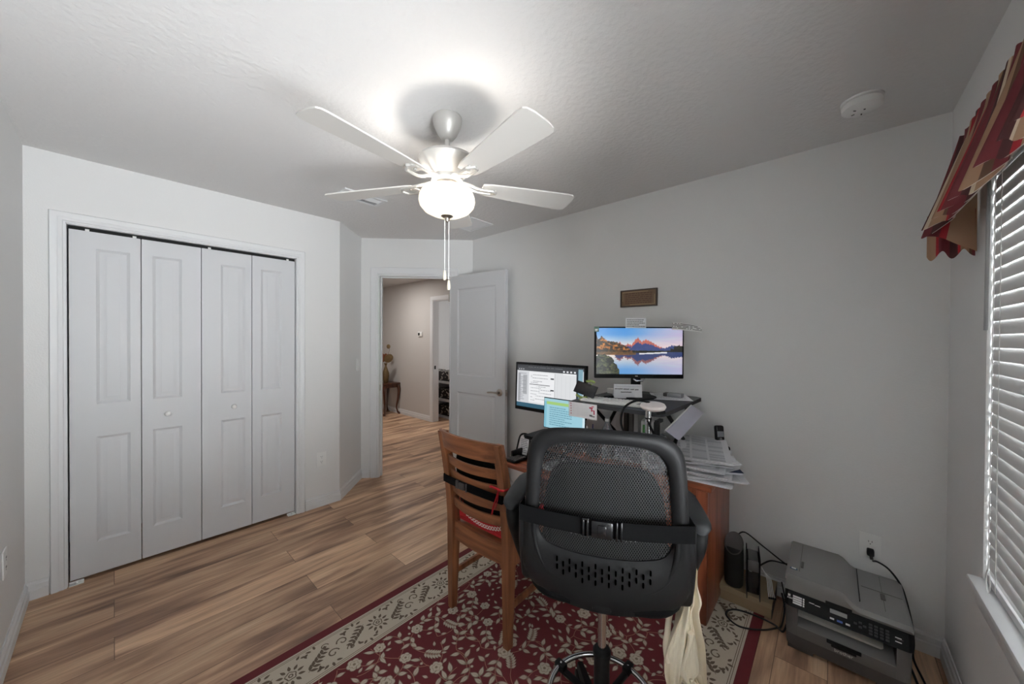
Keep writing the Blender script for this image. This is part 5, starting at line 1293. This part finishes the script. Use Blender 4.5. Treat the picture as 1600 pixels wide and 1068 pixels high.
g = G(); g.tube([Vector((pxx(a), d_, pxz(b_))) for a, b_, d_ in [tuple(v) for v in catmull([(1080, 905, .0), (1078, 865, -.002), (1076, 838, -.002), (1079, 824, .004), (1085, 832, .01), (1089, 852, .008), (1091, 885, .006), (1090, 920, .005)], 6)]], .011, 10, flat=.6); build('bag_strap', g, CLOTH, t, 70)
g = G(); g.tube([Vector((pxx(a), d_, pxz(b_))) for a, b_, d_ in [tuple(v) for v in catmull([(1077, 880, .03), (1073, 905, .03), (1070, 925, .028), (1062, 948, .025), (1054, 972, .02), (1046, 988, -.004), (1042, 1005, -.012), (1044, 1028, -.018)], 6)]], .010, 10, flat=.6); build('bag_strap', g, CLOTH, t, 70)
drape('bag_body', [(pxz(y_), pxx(a), pxx(b_), d_) for y_, a, b_, d_ in ((868, 1076, 1091, .004), (890, 1075, 1094, .004), (915, 1072, 1096, .004), (938, 1068, 1101, .003), (955, 1064, 1094, .002), (980, 1060, 1096, .0), (1005, 1056, 1101, .0), (1035, 1056, 1104, .0), (1060, 1066, 1107, .0), (1072, 1090, 1106, .0))], .014, 4.6, .5, .012)
drape('bag_flap', [(pxz(y_), pxx(a), pxx(b_), d_) for y_, a, b_, d_ in ((915, 1070, 1082, -.018), (950, 1062, 1080, -.020), (985, 1050, 1078, -.022), (1015, 1040, 1074, -.022), (1045, 1037, 1068, -.022), (1075, 1044, 1058, -.022), (1085, 1048, 1054, -.022))], .010, 3.2, 1.9, .009)
drape('bag_flap', [(pxz(y_), pxx(a), pxx(b_), d_) for y_, a, b_, d_ in ((975, 1068, 1080, -.034), (1000, 1063, 1084, -.036), (1025, 1060, 1084, -.036), (1042, 1063, 1080, -.034), (1048, 1068, 1075, -.034))], .006, 2.2, .4, .010)

# ------------------------------------------------------------------ wooden chair (local +x towards the desk)
WCX, WCY = 1.405, 1.292
t = thing('wooden_chair', 'brown wooden slat-back chair with red seat pad, beside the black drafting chair', 'chair', (WCX, WCY, RZ), R(1))
def px_(z_): return -.200-.022*max(0, (z_-.45)/.5) - .055*max(0, (z_-.55)/.4)**1.4 + .0*z_
def wpost(s_):
    g = G(); rings = []
    for z_ in [0, .1, .2, .3, .4, .45, .5, .6, .7, .8, .88, .945]:
        w_ = .0155+.006*min(1, z_/.4) - .004*max(0, (z_-.6)/.4); d_ = .017+.009*min(1, z_/.42)-.008*max(0, (z_-.6)/.4)
        xc = px_(z_) + .012*(1-z_/.45 if z_ < .45 else 0)*-1*0 + (.0 if z_ > .45 else -.0+.012*(.45-z_)/.45*0); xc = px_(z_)+(-.005*(.45-z_)/.45 if z_ < .45 else 0)
        yc = s_*(.195-.002*z_); rings.append([(xc-d_, yc-w_, z_), (xc+d_, yc-w_, z_), (xc+d_, yc+w_, z_), (xc-d_, yc+w_, z_)])
    g.loft(rings); return g
for s_ in (1, -1): build('back_leg', wpost(s_), CHAIRV, t, 20)
def rail(z0_, z1_, y_, bow, th, nm, crest=0):
    g = G(); rings = []
    for j in range(17):
        u = -1+2*j/16; xx = -bow*1.5*(1-u*u); zt = z1_+crest*(1-u*u); zm = (z0_+z1_)/2
        rings.append([(px_(z0_)+xx-th, y_*u, z0_), (px_(z0_)+xx+th, y_*u, z0_), (px_(z1_)+xx+th*.8, y_*u, zt), (px_(z1_)+xx-th*.8, y_*u, zt)])
    g.loft(rings); return build(nm, g, CHAIRH, t, 30)
rail(.862, .950, .214, .030, .0095, 'top_rail', .004)
for z0_ in (.778, .702, .626, .550): rail(z0_, z0_+.046, .184, .026, .006, 'back_slat')
rail(.372, .462, .184, .010, .010, 'seat_rail')
for s_ in (1, -1):
    g = G(); rings = []
    for z_ in (0, .15, .3, .41): w_ = .0145+.006*z_/.4; rings.append([(.205-w_, s_*.205-w_, z_), (.205+w_, s_*.205-w_, z_), (.205+w_, s_*.205+w_, z_), (.205-w_, s_*.205+w_, z_)])
    g.loft(rings); build('front_leg', g, CHAIRV, t, 20)
    g = G(); g.box(-.19, .19, s_*.198-.010, s_*.198+.010, .365, .43, r=.002); build('seat_rail', g, CHAIRV, t)
    g = G(); g.box(-.19, .195, s_*.196-.008, s_*.196+.008, .165, .195, r=.002); build('stretcher', g, CHAIRV, t)
g = G(); g.box(.195, .215, -.19, .19, .365, .43, r=.002); build('seat_rail', g, CHAIRH, t)
g = G(); g.box(-.212, .225, -.213, .213, .430, .452, r=.006); build('seat', g, CHAIRH, t)
# red seat pad with white pattern and tie ribbons
t = thing('seat_cushion', 'red chair pad with white floral scroll print and a tied ribbon on the wooden chair', 'cushion', (WCX, WCY, RZ), R(1))
PADR, PADW = RED, WHITEC
def pad_pt(x_, y_, top=True):
    e_ = max(0, 1-(abs(x_)/.19)**6)*max(0, 1-(abs(y_)/.182)**6); return (x_+.008, y_, .478+(.036 if top else -.0235)*e_**.4)
g = G(); n_ = 22
for tp in (True, False):
    g.sheet([[pad_pt(-.19+.38*i/n_, -.182+.364*j/n_, tp) for j in (range(n_+1) if tp else range(n_, -1, -1))] for i in range(n_+1)])
bm_dedupe(g); build('pad', g, RED, t, 60)
g = G(); rr_ = random.Random(8)
def pdot(x_, y_, r_, n=8): g.add([tuple(Vector(pad_pt(x_+r_*cos(2*pi*k_/n), y_+r_*sin(2*pi*k_/n)))+Vector((0, 0, .0012))) for k_ in range(n)], [list(range(n))])
for i in range(70): pdot(rr_.uniform(-.165, .165), rr_.uniform(-.16, .16), rr_.uniform(.004, .011))
build('printed_pattern', g, WHITEC, t, 0)
# pad skirt rising at the back of the seat
g = G(); grid = []
for i in range(7):
    v = i/6; grid.append([(-.176-.018*sin(pi*v)*.3, -.176+.352*j/20, .462+.085*v-.0*j+.030*v*(abs(-1+2*j/20)**2)) for j in range(21)])
g.sheet(grid); g.sheet([[(p_[0]+.006, p_[1], p_[2]) for p_ in row[::-1]] for row in grid]); build('back_skirt', g, RED, t, 60)
g = G()
for j in range(19):
    y_ = -.165+.330*j/18; z_ = .488+.045*(abs(y_)/.17)**2
    for k_ in range(6): a = k_*pi/3; c0 = (-.1815, y_+.0075*cos(a), z_+.0075*sin(a)); g.box(c0[0]-.002, c0[0]-.0002, c0[1]-.0024, c0[1]+.0024, c0[2]-.0024, c0[2]+.0024)
build('scroll_print', g, WHITEC, t, 0)
g = G()
for pts in ([(-.238, -.196, .735), (-.262, -.178, .742), (-.270, -.150, .748), (-.268, -.135, .742)], [(-.255, -.180, .738), (-.272, -.178, .70), (-.268, -.160, .66), (-.270, -.152, .622)], [(-.255, -.180, .738), (-.274, -.190, .70), (-.270, -.172, .655)], [(-.215, -.212, .738), (-.255, -.212, .742), (-.262, -.180, .738), (-.235, -.168, .742)]): g.tube(catmull(pts, 6), .0052, 6, flat=.4)
build('tie_ribbon', g, RED, t, 60)
# black back support strapped to the wooden chair
t = thing('back_support', 'black padded back support with buckled strap fastened to the wooden slat-back chair', 'back support', (WCX, WCY, RZ), R(1))
g = G(); co2 = smooth2(mirror([(0, .845), (.08, .842), (.135, .825), (.160, .77), (.168, .70), (.166, .62), (.150, .545), (.09, .522), (0, .518)]), 4)
def wl(y_, z_, d): return (px_(z_)-.012*(1-(y_/.19)**2)+.030+d, y_, z_)
rings = [[wl(y_*s_, .68+(z_-.68)*s_, d) for y_, z_ in co2] for s_, d in ((.0001, .004), (.6, .002), (.92, .0), (1.0, .012), (.95, .045), (.6, .065), (.0001, .07))]
g.loft(rings); build('pad', g, BLACKF, t, 60)
g = G(); g.tube([wl(y_, z_, .004) for y_, z_ in co2], .007, 8, closed=True); build('piping', g, BLACKP, t, 60)
g = G(); rings = []
for j in range(25):
    y_ = -.205+.41*j/24; u = y_/.205; z_ = .700+.004*cos(y_*9); xb = px_(z_)-.034-.016*(1-u*u); rings.append([(xb, y_, z_-.020), (xb-.003, y_, z_-.020), (xb-.003, y_, z_+.018), (xb, y_, z_+.018)])
rings = [[(p_[0]+.06, p_[1], p_[2]) for p_ in rings[0]]]+rings+[[(p_[0]+.06, p_[1], p_[2]) for p_ in rings[-1]]]
g.loft(rings); build('strap', g, STRAPM, t, 60)
g = G(); xb = px_(.70)-.050
g.box(xb-.012, xb-.001, .022, .062, .684, .716, r=.004)
for y_ in (.072, .082, .010): g.box(xb-.009, xb, y_-.003, y_+.003, .680, .720, r=.002)
build('buckle', g, GREYD, t)

GROUPS = {'wall_outlet': 'white wall outlets', 'floor_bracket': 'bracket pair under the closet doors', 'computer_monitor': 'monitors at the desk', 'book': 'books upright under the platform',
          'pen': 'pens in the wire cup', 'paper_stack': 'papers heaped on the desk corner', 'window_blind': 'blinds in the two window sashes', 'strike_plate': 'door strike plates'}
for o in bpy.data.objects:
    k_ = o.name.split('.')[0]
    if k_ in GROUPS and o.parent is None and 'group' not in o: o['group'] = GROUPS[k_]

# ------------------------------------------------------------------ light and camera
w = bpy.data.worlds.new('sky'); bpy.context.scene.world = w; w.use_nodes = True
nt = w.node_tree; bg = nt.nodes['Background']
sky = nt.nodes.new('ShaderNodeTexSky'); sky.sky_type = 'NISHITA'; sky.sun_disc = False; sky.sun_elevation = R(50); sky.sun_rotation = R(20)
hs = nt.nodes.new('ShaderNodeHueSaturation'); hs.inputs['Saturation'].default_value = .25
nt.links.new(sky.outputs[0], hs.inputs['Color']); nt.links.new(hs.outputs[0], bg.inputs[0]); bg.inputs[1].default_value = 1.6
def area(name, loc, rot, sx_, sy_, power, col=(1, 1, 1), portal=False):
    l = bpy.data.lights.new(name, 'AREA'); l.shape = 'RECTANGLE'; l.size = sx_; l.size_y = sy_; l.energy = power; l.color = col
    o = bpy.data.objects.new(name, l); COL.objects.link(o); o.location = loc; o.rotation_euler = rot
    if portal: l.cycles.is_portal = True
    return o
def point(name, loc, power, rad=.03, col=(1, 1, 1)):
    l = bpy.data.lights.new(name, 'POINT'); l.energy = power; l.shadow_soft_size = rad; l.color = col
    o = bpy.data.objects.new(name, l); COL.objects.link(o); o.location = loc; return o
area('window_daylight', ((WX0+WX1)/2, YW-.22, (WZ0+WZ1)/2), (pi/2, 0, 0), WX1-WX0, WZ1-WZ0, 290, (.93, .97, 1))
point('fan_bulb', (FC[0]+.05, FC[1], H-.385), 4.6, .03, (1, .95, .89))
point('fan_bulb', (FC[0]-.05, FC[1], H-.385), 4.6, .03, (1, .95, .89))
area('hall_fill_light', (2.7, 5.4, H-.02), (0, 0, 0), .3, .3, 14, (1, .96, .93))  # unseen area light added to brighten the hallway
area('far_room_light', (5.5, 4.6, 1.5), (0, pi/2, 0), 1.2, 1.0, 14, (.95, .97, 1))  # bare unseen area light for the far room, no window built there

CAMH = 1.42255
yaw, pit, rol = .73036, -.00829, .00548
fwd = Vector((cos(yaw)*cos(pit), sin(yaw)*cos(pit), sin(pit))); rt = Vector((sin(yaw), -cos(yaw), 0)); upv = rt.cross(fwd)
r2 = rt*cos(rol)+upv*sin(rol); u2 = -rt*sin(rol)+upv*cos(rol)
cam = bpy.data.cameras.new('camera'); co = bpy.data.objects.new('camera', cam); COL.objects.link(co)
cam.sensor_width = 36; cam.lens = 557.96/1600*36; cam.clip_start = .02
mw = Matrix.Identity(4)
for i in range(3): mw[i][0] = r2[i]; mw[i][1] = u2[i]; mw[i][2] = -fwd[i]
mw.translation = (0, 0, CAMH); co.matrix_world = mw
sc = bpy.context.scene; sc.camera = co
sc.view_settings.view_transform = 'Standard'; sc.view_settings.look = 'None'; sc.view_settings.gamma = 1; sc.view_settings.exposure = 0.52
sc.cycles.use_denoising = True; sc.cycles.max_bounces = 12; sc.cycles.diffuse_bounces = 8; sc.cycles.transparent_max_bounces = 24
sc.cycles.sample_clamp_indirect = 8
